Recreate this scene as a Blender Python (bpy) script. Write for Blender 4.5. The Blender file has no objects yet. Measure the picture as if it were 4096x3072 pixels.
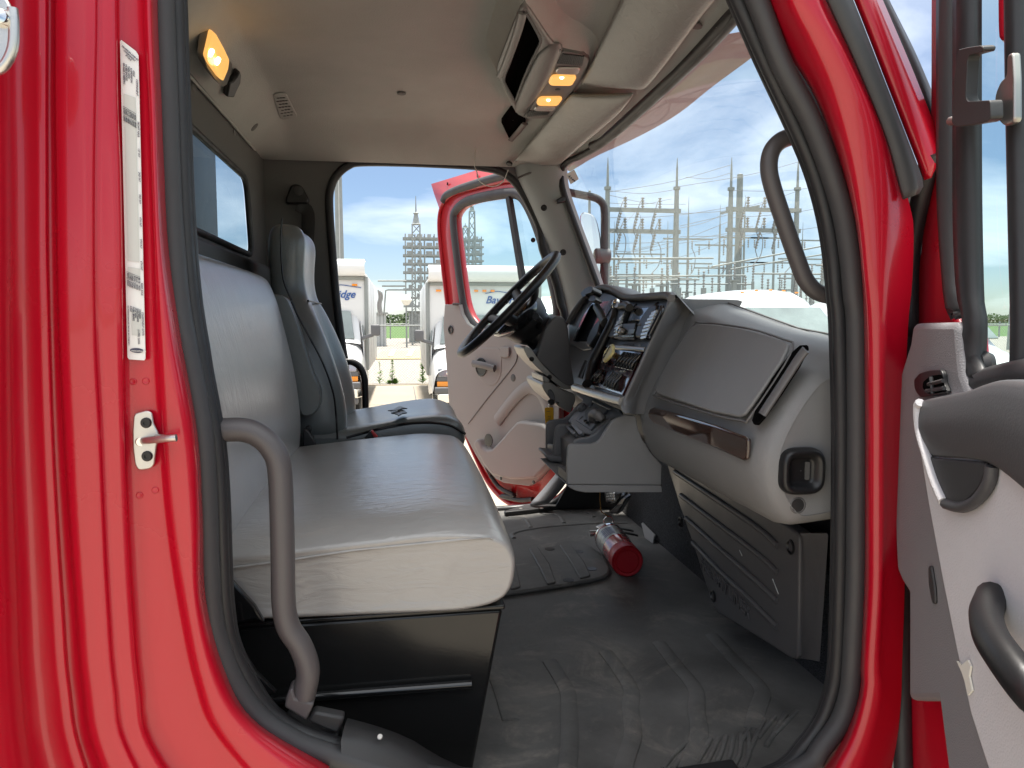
import bpy, bmesh, math, random
from mathutils import Vector as V, Matrix, noise as mnoise
rad = math.radians
scene = bpy.context.scene
# ------------------------------------------------------------------ camera
CAM = V((0.0, 0.0, 1.68)); YAW = rad(8.5); PIT = rad(4.79); FPX = 2960.0   # focal length in photo pixels (4096 wide)
cam_d = bpy.data.cameras.new('camera'); cam = bpy.data.objects.new('camera', cam_d)
scene.collection.objects.link(cam); scene.camera = cam
cam.location = CAM; cam.rotation_euler = (math.pi / 2 - PIT, 0, -YAW)
cam_d.sensor_fit = 'HORIZONTAL'; cam_d.sensor_width = 36.0; cam_d.lens = 36.0 * FPX / 4096.0
cam_d.clip_start = 0.02; cam_d.clip_end = 6000
# ------------------------------------------------------------------ sky and sun
SUN_EL, SUN_AZ = rad(82), rad(15)     # azimuth measured from +Y (into the picture) clockwise seen from above
world = bpy.data.worlds.new('World'); scene.world = world; world.use_nodes = True
wn, wl = world.node_tree.nodes, world.node_tree.links
bg = wn['Background']; bg.inputs['Strength'].default_value = 0.052
sky = wn.new('ShaderNodeTexSky'); sky.sky_type = 'NISHITA'; sky.sun_disc = False
sky.sun_elevation = SUN_EL; sky.sun_rotation = SUN_AZ; sky.air_density = 0.8; sky.dust_density = 0.5; sky.ozone_density = 1.5
tc = wn.new('ShaderNodeTexCoord'); sep = wn.new('ShaderNodeSeparateXYZ'); wl.new(tc.outputs['Generated'], sep.inputs[0])
zm = wn.new('ShaderNodeMath'); zm.operation = 'MAXIMUM'; zm.inputs[1].default_value = 0.0; wl.new(sep.outputs['Z'], zm.inputs[0])
za = wn.new('ShaderNodeMath'); za.operation = 'ADD'; za.inputs[1].default_value = 0.22; wl.new(zm.outputs[0], za.inputs[0])
dx = wn.new('ShaderNodeMath'); dx.operation = 'DIVIDE'; wl.new(sep.outputs['X'], dx.inputs[0]); wl.new(za.outputs[0], dx.inputs[1])
dy = wn.new('ShaderNodeMath'); dy.operation = 'DIVIDE'; wl.new(sep.outputs['Y'], dy.inputs[0]); wl.new(za.outputs[0], dy.inputs[1])
cmb = wn.new('ShaderNodeCombineXYZ'); wl.new(dx.outputs[0], cmb.inputs[0]); wl.new(dy.outputs[0], cmb.inputs[1]); cmb.inputs[2].default_value = 3.1
nz = wn.new('ShaderNodeTexNoise'); nz.inputs['Scale'].default_value = 1.1; nz.inputs['Detail'].default_value = 7; nz.inputs['Roughness'].default_value = 0.55
nz.inputs['Distortion'].default_value = 0.4; wl.new(cmb.outputs[0], nz.inputs['Vector'])
cr = wn.new('ShaderNodeValToRGB'); cr.color_ramp.elements[0].position = 0.45; cr.color_ramp.elements[1].position = 0.70
cr.color_ramp.elements[0].color = (0.0, 0.0, 0.0, 1); cr.color_ramp.elements[1].color = (0.55, 0.55, 0.55, 1); wl.new(nz.outputs['Fac'], cr.inputs[0])
zr = wn.new('ShaderNodeMapRange'); zr.interpolation_type = 'SMOOTHSTEP'; zr.inputs[1].default_value = 0.16; zr.inputs[2].default_value = 0.75; zr.inputs[3].default_value = 0.0; zr.inputs[4].default_value = 0.9
wl.new(sep.outputs['Z'], zr.inputs[0])       # thin cloud thickens overhead, as at the top of the windscreen
ad = wn.new('ShaderNodeMath'); ad.operation = 'ADD'; ad.use_clamp = True; wl.new(cr.outputs[0], ad.inputs[0]); wl.new(zr.outputs[0], ad.inputs[1])
mx = wn.new('ShaderNodeMix'); mx.data_type = 'RGBA'; wl.new(ad.outputs[0], mx.inputs[0]); wl.new(sky.outputs[0], mx.inputs[6])
mx.inputs[7].default_value = (11.5, 11.9, 12.4, 1); wl.new(mx.outputs[2], bg.inputs['Color'])
sun_d = bpy.data.lights.new('sun', 'SUN'); sun = bpy.data.objects.new('sun', sun_d); scene.collection.objects.link(sun)
sun_d.energy = 3.0; sun_d.angle = rad(5); sun_d.color = (1, 0.95, 0.87)
sd = V((math.sin(SUN_AZ) * math.cos(SUN_EL), math.cos(SUN_AZ) * math.cos(SUN_EL), math.sin(SUN_EL)))
sun.rotation_euler = sd.to_track_quat('Z', 'Y').to_euler()
vs = scene.view_settings; vs.view_transform = 'Standard'; vs.look = 'None'; vs.exposure = 1.6; vs.gamma = 1.0; vs.use_curve_mapping = False
scene.render.engine = 'CYCLES'; cy = scene.cycles; cy.use_denoising = True
try: cy.denoiser = 'OPENIMAGEDENOISE'
except Exception: pass
cy.max_bounces = 10; cy.diffuse_bounces = 6; cy.glossy_bounces = 5; cy.transparent_max_bounces = 16; cy.transmission_bounces = 6
cy.sample_clamp_indirect = 6.0; cy.caustics_reflective = False; cy.caustics_refractive = False
# ------------------------------------------------------------------ photo pixel -> place
_F = V((math.sin(YAW) * math.cos(PIT), math.cos(YAW) * math.cos(PIT), -math.sin(PIT)))
_R = V((math.cos(YAW), -math.sin(YAW), 0)); _U = _R.cross(_F)
def ray(p): return _F + _R * ((p[0] - 2048) / FPX) - _U * ((p[1] - 1536) / FPX)
def onY(p, y): d = ray(p); return CAM + d * (y / d.y)
def onX(p, x): d = ray(p); return CAM + d * (x / d.x)
def onZ(p, z): d = ray(p); return CAM + d * ((z - CAM.z) / d.z)
def onP(p, o, n):
    d = ray(p); return CAM + d * ((o - CAM).dot(n) / d.dot(n))
def crop(ox, oy, s): return lambda x, y: (ox + x / s, oy + y / s)
Qc = crop(0, 0, 2212 / 4096); R1 = crop(0, 0, 1.1855); R2 = crop(700, 0, 1.659); R3 = crop(1900, 0, 1.8436); R4 = crop(2900, 0, 1.276)
R5 = crop(1300, 600, 1.508); R6 = crop(1800, 950, 1.746); R7 = crop(2500, 1050, 1.58); S1 = crop(0, 1400, 1.185); S2 = crop(700, 1600, 1.383)
S3 = crop(1900, 1800, 1.4747); S4 = crop(3300, 1200, 1.0369); S6 = crop(2200, 600, 1.8433); T1 = crop(2200, 1130, 2.765); T2 = crop(1000, 820, 1.659)
T3 = crop(700, 2700, 1.58); T4 = crop(2000, 2700, 1.3825); T5 = crop(2100, 1550, 3.318); T7 = crop(1300, 1000, 2.37); T8 = crop(2300, 2000, 4.1475)
# ------------------------------------------------------------------ materials
MATS = {}
def nodes_of(m): return m.node_tree.nodes, m.node_tree.links
def mat(name, col, rough=0.5, metal=0.0, coat=0.0, bump=0.0, bscale=200.0, var=0.0, vscale=8.0, spec=0.5, stretch=None, voronoi=False, emit=None, estr=0.0, sheen=0.0, dist=0.002, rvar=0.0):
    m = bpy.data.materials.new(name); m.use_nodes = True; n, l = nodes_of(m); b = n['Principled BSDF']
    b.inputs['Base Color'].default_value = (*col, 1); b.inputs['Roughness'].default_value = rough; b.inputs['Metallic'].default_value = metal
    b.inputs['Coat Weight'].default_value = coat; b.inputs['Coat Roughness'].default_value = 0.04; b.inputs['Specular IOR Level'].default_value = spec
    b.inputs['Sheen Weight'].default_value = sheen
    if emit: b.inputs['Emission Color'].default_value = (*emit, 1); b.inputs['Emission Strength'].default_value = estr
    t = None
    if var or bump or rvar:
        t = n.new('ShaderNodeTexCoord'); mp = n.new('ShaderNodeMapping'); l.new(t.outputs['Object'], mp.inputs[0])
        if stretch: mp.inputs['Scale'].default_value = stretch
    if var or rvar:
        nz = n.new('ShaderNodeTexNoise'); nz.inputs['Scale'].default_value = vscale; nz.inputs['Detail'].default_value = 6; nz.inputs['Roughness'].default_value = 0.6
        l.new(mp.outputs[0], nz.inputs['Vector'])
    if var:
        r = n.new('ShaderNodeValToRGB'); r.color_ramp.elements[0].position = 0.3; r.color_ramp.elements[1].position = 0.7
        r.color_ramp.elements[0].color = (*[c * (1 - var) for c in col], 1); r.color_ramp.elements[1].color = (*[min(1, c * (1 + var)) for c in col], 1)
        l.new(nz.outputs['Fac'], r.inputs[0]); l.new(r.outputs[0], b.inputs['Base Color'])
    if rvar:
        mr = n.new('ShaderNodeMapRange'); mr.inputs[1].default_value = 0.3; mr.inputs[2].default_value = 0.7
        mr.inputs[3].default_value = max(0.02, rough - rvar); mr.inputs[4].default_value = min(1, rough + rvar); l.new(nz.outputs['Fac'], mr.inputs[0]); l.new(mr.outputs[0], b.inputs['Roughness'])
    if bump:
        if voronoi: bt = n.new('ShaderNodeTexVoronoi'); bt.feature = 'DISTANCE_TO_EDGE'; bt.inputs['Scale'].default_value = bscale; o = bt.outputs['Distance']
        else: bt = n.new('ShaderNodeTexNoise'); bt.inputs['Scale'].default_value = bscale; bt.inputs['Detail'].default_value = 3; o = bt.outputs['Fac']
        l.new(mp.outputs[0], bt.inputs['Vector'])
        bp = n.new('ShaderNodeBump'); bp.inputs['Strength'].default_value = bump; bp.inputs['Distance'].default_value = dist
        l.new(o, bp.inputs['Height']); l.new(bp.outputs[0], b.inputs['Normal'])
    MATS[name] = m; return m
def glass(name, tint, refl=0.06, rough=0.0, dirt=0.0):
    m = bpy.data.materials.new(name); m.use_nodes = True; n, l = nodes_of(m); n.remove(n['Principled BSDF'])
    tr = n.new('ShaderNodeBsdfTransparent'); tr.inputs[0].default_value = (*tint, 1)
    gl = n.new('ShaderNodeBsdfGlossy'); gl.inputs['Roughness'].default_value = rough; gl.inputs['Color'].default_value = (0.9, 0.95, 0.95, 1)
    lw = n.new('ShaderNodeLayerWeight'); lw.inputs[0].default_value = 0.5; pw = n.new('ShaderNodeMath'); pw.operation = 'POWER'; pw.inputs[1].default_value = 5
    l.new(lw.outputs['Facing'], pw.inputs[0]); fr = n.new('ShaderNodeMath'); fr.operation = 'MULTIPLY_ADD'; l.new(pw.outputs[0], fr.inputs[0]); fr.inputs[1].default_value = 0.3; fr.inputs[2].default_value = refl
    mixs = n.new('ShaderNodeMixShader')
    l.new(fr.outputs[0], mixs.inputs[0]); l.new(tr.outputs[0], mixs.inputs[1]); l.new(gl.outputs[0], mixs.inputs[2]); last = mixs
    if dirt:
        df = n.new('ShaderNodeBsdfDiffuse'); df.inputs[0].default_value = (0.6, 0.6, 0.57, 1); m2 = n.new('ShaderNodeMixShader')
        nz = n.new('ShaderNodeTexNoise'); nz.inputs['Scale'].default_value = 9; nz.inputs['Detail'].default_value = 6; mr = n.new('ShaderNodeMapRange')
        t = n.new('ShaderNodeTexCoord'); l.new(t.outputs['Object'], nz.inputs['Vector'])
        mr.inputs[1].default_value = 0.35; mr.inputs[2].default_value = 0.75; mr.inputs[3].default_value = dirt * 0.35; mr.inputs[4].default_value = dirt
        l.new(nz.outputs['Fac'], mr.inputs[0]); l.new(mr.outputs[0], m2.inputs[0]); l.new(last.outputs[0], m2.inputs[1]); l.new(df.outputs[0], m2.inputs[2]); last = m2
    l.new(last.outputs[0], n['Material Output'].inputs[0]); MATS[name] = m; return m
def vinyl(name, col, rough, wr=0.5, stretch=(1, 1, 1), fine=420.0):
    """leather-grain vinyl: fine grain plus long soft wrinkles"""
    m = mat(name, col, rough, var=0.05, vscale=6, coat=0.5); n, l = nodes_of(m); b = n['Principled BSDF']
    t = n.new('ShaderNodeTexCoord'); mp = n.new('ShaderNodeMapping'); mp.inputs['Scale'].default_value = stretch; l.new(t.outputs['Object'], mp.inputs[0])
    a = n.new('ShaderNodeTexNoise'); a.inputs['Scale'].default_value = 60; a.inputs['Detail'].default_value = 5; a.inputs['Distortion'].default_value = 1.2; l.new(mp.outputs[0], a.inputs['Vector'])
    c = n.new('ShaderNodeTexVoronoi'); c.feature = 'DISTANCE_TO_EDGE'; c.inputs['Scale'].default_value = fine; l.new(t.outputs['Object'], c.inputs['Vector'])
    e = n.new('ShaderNodeTexNoise'); e.inputs['Scale'].default_value = 9; e.inputs['Detail'].default_value = 2; l.new(mp.outputs[0], e.inputs['Vector'])
    b1 = n.new('ShaderNodeBump'); b1.inputs['Strength'].default_value = wr; b1.inputs['Distance'].default_value = 0.003; l.new(a.outputs['Fac'], b1.inputs['Height'])
    b2 = n.new('ShaderNodeBump'); b2.inputs['Strength'].default_value = 0.12; b2.inputs['Distance'].default_value = 0.001; l.new(c.outputs['Distance'], b2.inputs['Height']); l.new(b1.outputs[0], b2.inputs['Normal'])
    b3 = n.new('ShaderNodeBump'); b3.inputs['Strength'].default_value = 0.22; b3.inputs['Distance'].default_value = 0.01; l.new(e.outputs['Fac'], b3.inputs['Height']); l.new(b2.outputs[0], b3.inputs['Normal'])
    b.inputs['Coat Roughness'].default_value = 0.28; l.new(b3.outputs[0], b.inputs['Normal']); l.new(b3.outputs[0], b.inputs['Coat Normal']); return m
mat('red', (0.475, 0.0035, 0.019), 0.30, coat=0.45, bump=0.03, bscale=3.0, dist=0.02, rvar=0.05, vscale=3)
mat('red_door', (0.46, 0.012, 0.02), 0.35, coat=0.35)
mat('rubber', (0.022, 0.022, 0.024), 0.5, bump=0.12, bscale=90, rvar=0.12, vscale=14)
mat('rubber_grey', (0.05, 0.05, 0.053), 0.55, bump=0.1, bscale=60, rvar=0.1, vscale=10)
mat('black', (0.012, 0.012, 0.013), 0.4, bump=0.05, bscale=400)
mat('recess_shade', (0.005, 0.005, 0.005), 1.0, spec=0.0)  # matt black that paints the darkness inside shallow recesses
mat('black_gloss', (0.010, 0.010, 0.011), 0.16, coat=0.4)
mat('black_paint', (0.014, 0.014, 0.014), 0.2, bump=0.05, bscale=250, rvar=0.06, vscale=5)
mat('dark_trim', (0.035, 0.034, 0.035), 0.5, bump=0.12, bscale=500, dist=0.001)
mat('cover', (0.092, 0.088, 0.09), 0.42, bump=0.10, bscale=500, rvar=0.1, vscale=7, dist=0.001)
mat('dash', (0.235, 0.234, 0.236), 0.5, bump=0.35, bscale=420, voronoi=True, var=0.05, vscale=5, dist=0.001)
mat('dash_dark', (0.14, 0.135, 0.135), 0.5, bump=0.3, bscale=420, voronoi=True, dist=0.001)
mat('dash_side', (0.19, 0.187, 0.19), 0.4, bump=0.05, bscale=500)
mat('pillar', (0.34, 0.375, 0.385), 0.55, bump=0.2, bscale=420, voronoi=True, dist=0.001)
mat('stack', (0.10, 0.106, 0.118), 0.38, bump=0.03, bscale=500)
mat('wood', (0.045, 0.010, 0.010), 0.14, coat=1.0, var=0.6, vscale=30, stretch=(1, 0.15, 1))
mat('trim_gloss', (0.055, 0.030, 0.024), 0.05, coat=1.0, var=0.5, vscale=40, stretch=(1, 0.12, 1))
mat('satin', (0.42, 0.40, 0.37), 0.34, metal=0.9)
mat('chrome', (0.82, 0.82, 0.80), 0.12, metal=1.0)
mat('steel', (0.62, 0.61, 0.58), 0.36, metal=1.0, bump=0.1, bscale=120, rvar=0.1)
mat('alloy_plastic', (0.36, 0.34, 0.31), 0.42, metal=0.55, bump=0.05, bscale=300)
mat('handle', (0.088, 0.080, 0.082), 0.42, bump=0.2, bscale=600, dist=0.001)
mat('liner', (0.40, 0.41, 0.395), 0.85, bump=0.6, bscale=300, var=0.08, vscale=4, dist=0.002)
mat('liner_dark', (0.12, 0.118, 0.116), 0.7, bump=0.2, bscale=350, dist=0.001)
mat('console', (0.15, 0.15, 0.146), 0.42, bump=0.08, bscale=500, dist=0.001)
mat('mat_floor', (0.14, 0.137, 0.131), 0.6, bump=0.35, bscale=130, var=0.5, vscale=4.5, rvar=0.15)
mat('carpet', (0.055, 0.055, 0.057), 0.95, bump=1.0, bscale=260, var=0.5, vscale=150, dist=0.006)
mat('door_trim', (0.33, 0.318, 0.308), 0.6, bump=0.15, bscale=420, voronoi=True, dist=0.001)
mat('door_grey', (0.22, 0.215, 0.225), 0.55, bump=0.6, bscale=330, voronoi=True, dist=0.001)
mat('arm_grey', (0.07, 0.07, 0.074), 0.5, bump=0.1, bscale=420)
mat('fabric', (0.62, 0.61, 0.63), 0.9, bump=0.5, bscale=240, voronoi=True, dist=0.0012, var=0.03)
vinyl('seat_vinyl', (0.37, 0.355, 0.34), 0.24, 0.5, (0.30, 1, 1))
MATS['seat_vinyl'].node_tree.nodes['Principled BSDF'].inputs['Specular IOR Level'].default_value = 0.8
vinyl('back_vinyl', (0.36, 0.355, 0.345), 0.27, 0.40, (1, 1, 0.25))
vinyl('driver_vinyl', (0.145, 0.158, 0.156), 0.33, 0.18)
vinyl('visor_vinyl', (0.205, 0.22, 0.21), 0.5, 0.35)
mat('sticker', (0.82, 0.83, 0.80), 0.3, coat=0.5); mat('sticker_grey', (0.60, 0.62, 0.58), 0.3); mat('ink', (0.05, 0.05, 0.09), 0.6)
mat('lens_amber', (0.9, 0.45, 0.12), 0.25, emit=(1.0, 0.50, 0.13), estr=0.30, bump=0.5, bscale=500)
mat('bulb', (1, 0.8, 0.5), 0.3, emit=(1.0, 0.72, 0.34), estr=3.0)
mat('lens_clear', (0.55, 0.56, 0.52), 0.15, coat=1.0)
mat('screen', (0.006, 0.007, 0.008), 0.12, coat=0.6); mat('lcd', (0.30, 0.36, 0.36), 0.2, coat=0.5)
mat('cluster', (0.03, 0.034, 0.045), 0.15, coat=1.0)
mat('yellow', (0.85, 0.42, 0.01), 0.5); mat('knob_yellow', (0.72, 0.62, 0.28), 0.35); mat('cord', (0.35, 0.19, 0.05), 0.9); mat('belt_red', (0.5, 0.04, 0.04), 0.5)
mat('ext_red', (0.52, 0.012, 0.02), 0.22, coat=0.8); mat('ext_base', (0.55, 0.008, 0.02), 0.4)
mat('ext_label', (0.55, 0.54, 0.50), 0.35, metal=0.2, var=0.3, vscale=60)
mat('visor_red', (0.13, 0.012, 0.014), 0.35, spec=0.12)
mat('body_blue', (0.030, 0.042, 0.054), 0.45, var=0.25, vscale=20, bump=0.1, bscale=40)
mat('white', (0.62, 0.62, 0.615), 0.3, coat=0.5); mat('white_box', (0.70, 0.70, 0.69), 0.4, var=0.03, vscale=2)
mat('tyre', (0.02, 0.02, 0.02), 0.85); mat('grey_plastic', (0.11, 0.11, 0.115), 0.55); mat('amber', (0.85, 0.28, 0.01), 0.25, coat=0.8)
mat('headlamp', (0.45, 0.48, 0.50), 0.1, metal=0.6, coat=1.0); mat('van_glass', (0.16, 0.20, 0.19), 0.06, coat=1.0, spec=0.8, var=0.3, vscale=1.5); mat('blue_ink', (0.03, 0.10, 0.32), 0.5)
mat('concrete', (0.36, 0.315, 0.25), 0.9, bump=0.3, bscale=30, var=0.10, vscale=0.7)
mat('gravel', (0.30, 0.275, 0.24), 1.0, bump=1.0, bscale=14, var=0.35, vscale=9, dist=0.04)
mat('field', (0.075, 0.14, 0.035), 1.0, var=0.3, vscale=0.3); mat('leaf_far', (0.05, 0.075, 0.03), 1.0, var=0.4, vscale=0.4)
mat('leaf', (0.12, 0.24, 0.04), 0.8); mat('stem', (0.16, 0.20, 0.06), 0.9)
mat('galv', (0.27, 0.285, 0.275), 0.6, metal=0.2, var=0.1, vscale=3); mat('insulator', (0.30, 0.29, 0.28), 0.5); mat('wire', (0.20, 0.20, 0.20), 0.7)
mat('shed', (0.45, 0.46, 0.45), 0.6, var=0.1, vscale=2); mat('globe', (0.8, 0.78, 0.7), 0.4); mat('wood_pad', (0.48, 0.36, 0.2), 0.9)
glass('glass_wind', (0.90, 0.955, 0.95), dirt=0.05); glass('glass_rear', (0.62, 0.72, 0.75), dirt=0.06); glass('glass_door', (0.80, 0.92, 0.90)); glass('glass_far', (0.80, 0.92, 0.90))
# scuffs and dried dust trodden into the rubber mat: its own shape, independent of the light
def scuff(m, dust, lo, hi, amt):
    n, l = nodes_of(MATS[m]); b = n['Principled BSDF']; src = b.inputs['Base Color'].links[0].from_socket
    t = n.new('ShaderNodeTexCoord'); a = n.new('ShaderNodeTexNoise'); a.inputs['Scale'].default_value = 5.5; a.inputs['Detail'].default_value = 10; a.inputs['Roughness'].default_value = 0.72; a.inputs['Distortion'].default_value = 0.8; l.new(t.outputs['Object'], a.inputs['Vector'])
    f = n.new('ShaderNodeTexNoise'); f.inputs['Scale'].default_value = 70; f.inputs['Detail'].default_value = 4; l.new(t.outputs['Object'], f.inputs['Vector'])
    r = n.new('ShaderNodeMapRange'); r.inputs[1].default_value = lo; r.inputs[2].default_value = hi; r.inputs[4].default_value = amt; l.new(a.outputs['Fac'], r.inputs[0])
    k = n.new('ShaderNodeMath'); k.operation = 'MULTIPLY'; l.new(r.outputs[0], k.inputs[0]); l.new(f.outputs['Fac'], k.inputs[1])
    x = n.new('ShaderNodeMix'); x.data_type = 'RGBA'; l.new(k.outputs[0], x.inputs[0]); l.new(src, x.inputs[6]); x.inputs[7].default_value = (*dust, 1); l.new(x.outputs[2], b.inputs['Base Color'])
scuff('mat_floor', (0.34, 0.31, 0.27), 0.52, 0.72, 1.3); scuff('seat_vinyl', (0.22, 0.20, 0.18), 0.58, 0.80, 0.5); scuff('dash', (0.36, 0.35, 0.34), 0.55, 0.8, 0.5)
# ------------------------------------------------------------------ building tools
COL = scene.collection; ROOTLOC = {}
def link(name, me, parent=None, mt=None, label=None, smooth=True, kind=None):
    o = bpy.data.objects.new(name, me); COL.objects.link(o)
    if mt and not me.materials: me.materials.append(MATS[mt])
    if smooth: me.polygons.foreach_set('use_smooth', [True] * len(me.polygons))
    if parent is not None:
        o.parent = parent
        if parent.name in ROOTLOC: o.matrix_parent_inverse = Matrix.Translation(-ROOTLOC[parent.name])
    if label: o['label'] = label
    if kind: o['kind'] = kind
    return o
def tag(o, label, cat, group=None): o['label'] = label; o['category'] = cat; o.update_tag(); (group and o.__setitem__('group', group)); return o
def root(name, label, cat, loc=(0, 0, 0), group=None):
    o = bpy.data.objects.new(name, None); COL.objects.link(o); o.location = loc; ROOTLOC[o.name] = V(loc); o.empty_display_size = 0.1
    return tag(o, label, cat, group)
def mesh(verts, faces):
    me = bpy.data.meshes.new('m'); me.from_pydata([tuple(v) for v in verts], [], faces); me.update(); return me
def fixn(me):
    bm = bmesh.new(); bm.from_mesh(me); bmesh.ops.remove_doubles(bm, verts=bm.verts, dist=1e-6); bmesh.ops.recalc_face_normals(bm, faces=bm.faces); bm.to_mesh(me); bm.free(); return me
def sharp(o, ang=35):
    me = o.data; bm = bmesh.new(); bm.from_mesh(me)
    for e in bm.edges:
        e.smooth = not (len(e.link_faces) == 2 and e.calc_face_angle(0) > rad(ang))
    bm.to_mesh(me); bm.free(); return o
def bevel(o, w, seg=2, ang=30):
    m = o.modifiers.new('bevel', 'BEVEL'); m.width = w; m.segments = seg; m.limit_method = 'ANGLE'; m.angle_limit = rad(ang); return o
def subd(o, n=1): m = o.modifiers.new('sub', 'SUBSURF'); m.levels = n; m.render_levels = n; return o
def solid(o, t, off=-1): m = o.modifiers.new('solid', 'SOLIDIFY'); m.thickness = t; m.offset = off; return o
def cat(pts, n=6, closed=False):
    pts = [V(p) for p in pts]; N = len(pts); out = []
    for i in range(N if closed else N - 1):
        p0 = pts[(i - 1) % N] if (closed or i > 0) else pts[0] * 2 - pts[1]
        p1, p2 = pts[i], pts[(i + 1) % N]
        p3 = pts[(i + 2) % N] if (closed or i + 2 < N) else p2 * 2 - p1
        for k in range(n):
            t = k / n
            out.append(0.5 * ((2 * p1) + (p2 - p0) * t + (2 * p0 - 5 * p1 + 4 * p2 - p3) * t * t + (3 * p1 - p0 - 3 * p2 + p3) * t ** 3))
    if not closed: out.append(pts[-1])
    return out
def resample(pts, n, closed=False):
    pts = [V(p) for p in pts]; q = pts + [pts[0]] if closed else pts
    L = [0.0]
    for a, b in zip(q, q[1:]): L.append(L[-1] + (b - a).length)
    out = []; j = 0
    for i in range(n):
        s = L[-1] * i / (n if closed else n - 1)
        while j < len(q) - 2 and L[j + 1] < s: j += 1
        t = (s - L[j]) / max(1e-9, L[j + 1] - L[j]); out.append(q[j].lerp(q[j + 1], min(1, max(0, t))))
    return out
def rounded(pts, r, seg=4):
    """round the corners of a closed 3-D polygon"""
    pts = [V(p) for p in pts]; out = []; N = len(pts)
    for i in range(N):
        a, b, c = pts[i - 1], pts[i], pts[(i + 1) % N]; rr = r[i] if isinstance(r, (list, tuple)) else r
        u, w = (a - b), (c - b); k = min(rr, u.length * 0.48, w.length * 0.48); p, q = b + u.normalized() * k, b + w.normalized() * k
        for s in range(seg + 1):
            t = s / seg; out.append(p * (1 - t) ** 2 + b * 2 * t * (1 - t) + q * t * t)
    return out
def loft(name, rows, mt, parent=None, cu=False, cv=False, capu=False, th=0, sub=0, label=None, smooth=True, recalc=True, kind=None):
    n = len(rows[0]); verts = [p for r in rows for p in r]; f = []; R = len(rows)
    for i in range(R if cv else R - 1):
        for j in range(n if cu else n - 1):
            a, b = i * n + j, i * n + (j + 1) % n; c, d = ((i + 1) % R) * n + (j + 1) % n, ((i + 1) % R) * n + j; f.append((a, b, c, d))
    if capu: f.append(tuple(range(n - 1, -1, -1))); f.append(tuple(range((R - 1) * n, R * n)))
    me = mesh(verts, f)
    if recalc: fixn(me)
    o = link(name, me, parent, mt, label, smooth, kind)
    if th: solid(o, th)
    if sub: subd(o, sub)
    return o
def prism(name, pts, vec, mt, parent=None, bev=0.0, seg=2, label=None, smooth=True):
    pts = [V(p) for p in pts]; vec = V(vec); n = len(pts)
    f = [tuple(range(n)), tuple(range(2 * n - 1, n - 1, -1))] + [(i, (i + 1) % n, n + (i + 1) % n, n + i) for i in range(n)]
    me = fixn(mesh(pts + [p + vec for p in pts], f)); o = link(name, me, parent, mt, label, smooth)
    sharp(o, 40)
    if bev: bevel(o, bev, seg)
    return o
def tube_mesh(path, r, seg=10, closed=False, flat=None, cap=True):
    path = [V(p) for p in path]; N = len(path); verts = []; nrm = None
    for i, p in enumerate(path):
        a = path[i - 1] if (i > 0 or closed) else path[i]; b = path[(i + 1) % N] if (i < N - 1 or closed) else path[i]
        t = (b - a).normalized()
        if nrm is None: nrm = t.orthogonal().normalized() if flat is None else None
        if flat is not None: nn = V(flat); nrm = (nn - t * nn.dot(t)).normalized()
        else: nrm = (nrm - t * nrm.dot(t)).normalized()
        bn = t.cross(nrm); rr = r[i] if isinstance(r, (list, tuple)) and len(r) == N and not isinstance(r, tuple) else r
        ra, rb = (rr if isinstance(rr, tuple) else (rr, rr))
        for k in range(seg):
            an = 2 * math.pi * k / seg; verts.append(p + nrm * (math.cos(an) * ra) + bn * (math.sin(an) * rb))
    f = []
    for i in range(N if closed else N - 1):
        for k in range(seg):
            j = (i + 1) % N; f.append((i * seg + k, i * seg + (k + 1) % seg, j * seg + (k + 1) % seg, j * seg + k))
    if cap and not closed: f.append(tuple(range(seg - 1, -1, -1))); f.append(tuple(range((N - 1) * seg, N * seg)))
    return mesh(verts, f)
def tube(name, path, r, mt, parent=None, seg=10, closed=False, flat=None, sm=0, label=None, kind=None):
    if sm: path = cat(path, sm, closed)
    return sharp(link(name, fixn(tube_mesh(path, r, seg, closed, flat)), parent, mt, label, kind=kind), 60)
def box_geo(c, s, rot=None):
    c = V(c); vs = [V(((i & 1) - .5, ((i >> 1) & 1) - .5, ((i >> 2) & 1) - .5)) for i in range(8)]
    vs = [V((v.x * s[0], v.y * s[1], v.z * s[2])) for v in vs]
    if rot is not None: vs = [rot @ v for v in vs]
    return [c + v for v in vs], [(0, 2, 3, 1), (4, 5, 7, 6), (0, 1, 5, 4), (2, 6, 7, 3), (0, 4, 6, 2), (1, 3, 7, 5)]
def join(geos):
    vv, ff = [], []
    for v, f in geos: o = len(vv); vv += v; ff += [tuple(i + o for i in x) for x in f]
    return vv, ff
def box(name, c, s, mt, parent=None, bev=0, seg=2, rot=None, label=None):
    o = link(name, mesh(*box_geo(c, s, rot)), parent, mt, label, smooth=bool(bev)); 
    if bev: bevel(o, bev, seg)
    return o
def bar_geo(a, b, w, h=None, up=(0, 0, 1)):
    a, b = V(a), V(b); t = (b - a); L = t.length; t.normalize(); u = V(up)
    if abs(t.dot(u)) > 0.99: u = V((0, 1, 0))
    s = t.cross(u).normalized(); u = s.cross(t); h = h or w
    vs = [(a if k == 0 else b) + s * (sx * w / 2) + u * (sz * h / 2) for k in (0, 1) for sx, sz in ((-1, -1), (1, -1), (1, 1), (-1, 1))]
    return vs, [(3, 2, 1, 0), (4, 5, 6, 7)] + [(i, (i + 1) % 4, 4 + (i + 1) % 4, 4 + i) for i in range(4)]
def bar(name, a, b, w, mt, parent=None, h=None, bev=0, up=(0, 0, 1)):
    o = link(name, mesh(*bar_geo(a, b, w, h, up)), parent, mt, smooth=bool(bev))
    if bev: bevel(o, bev, 2)
    return o
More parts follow.
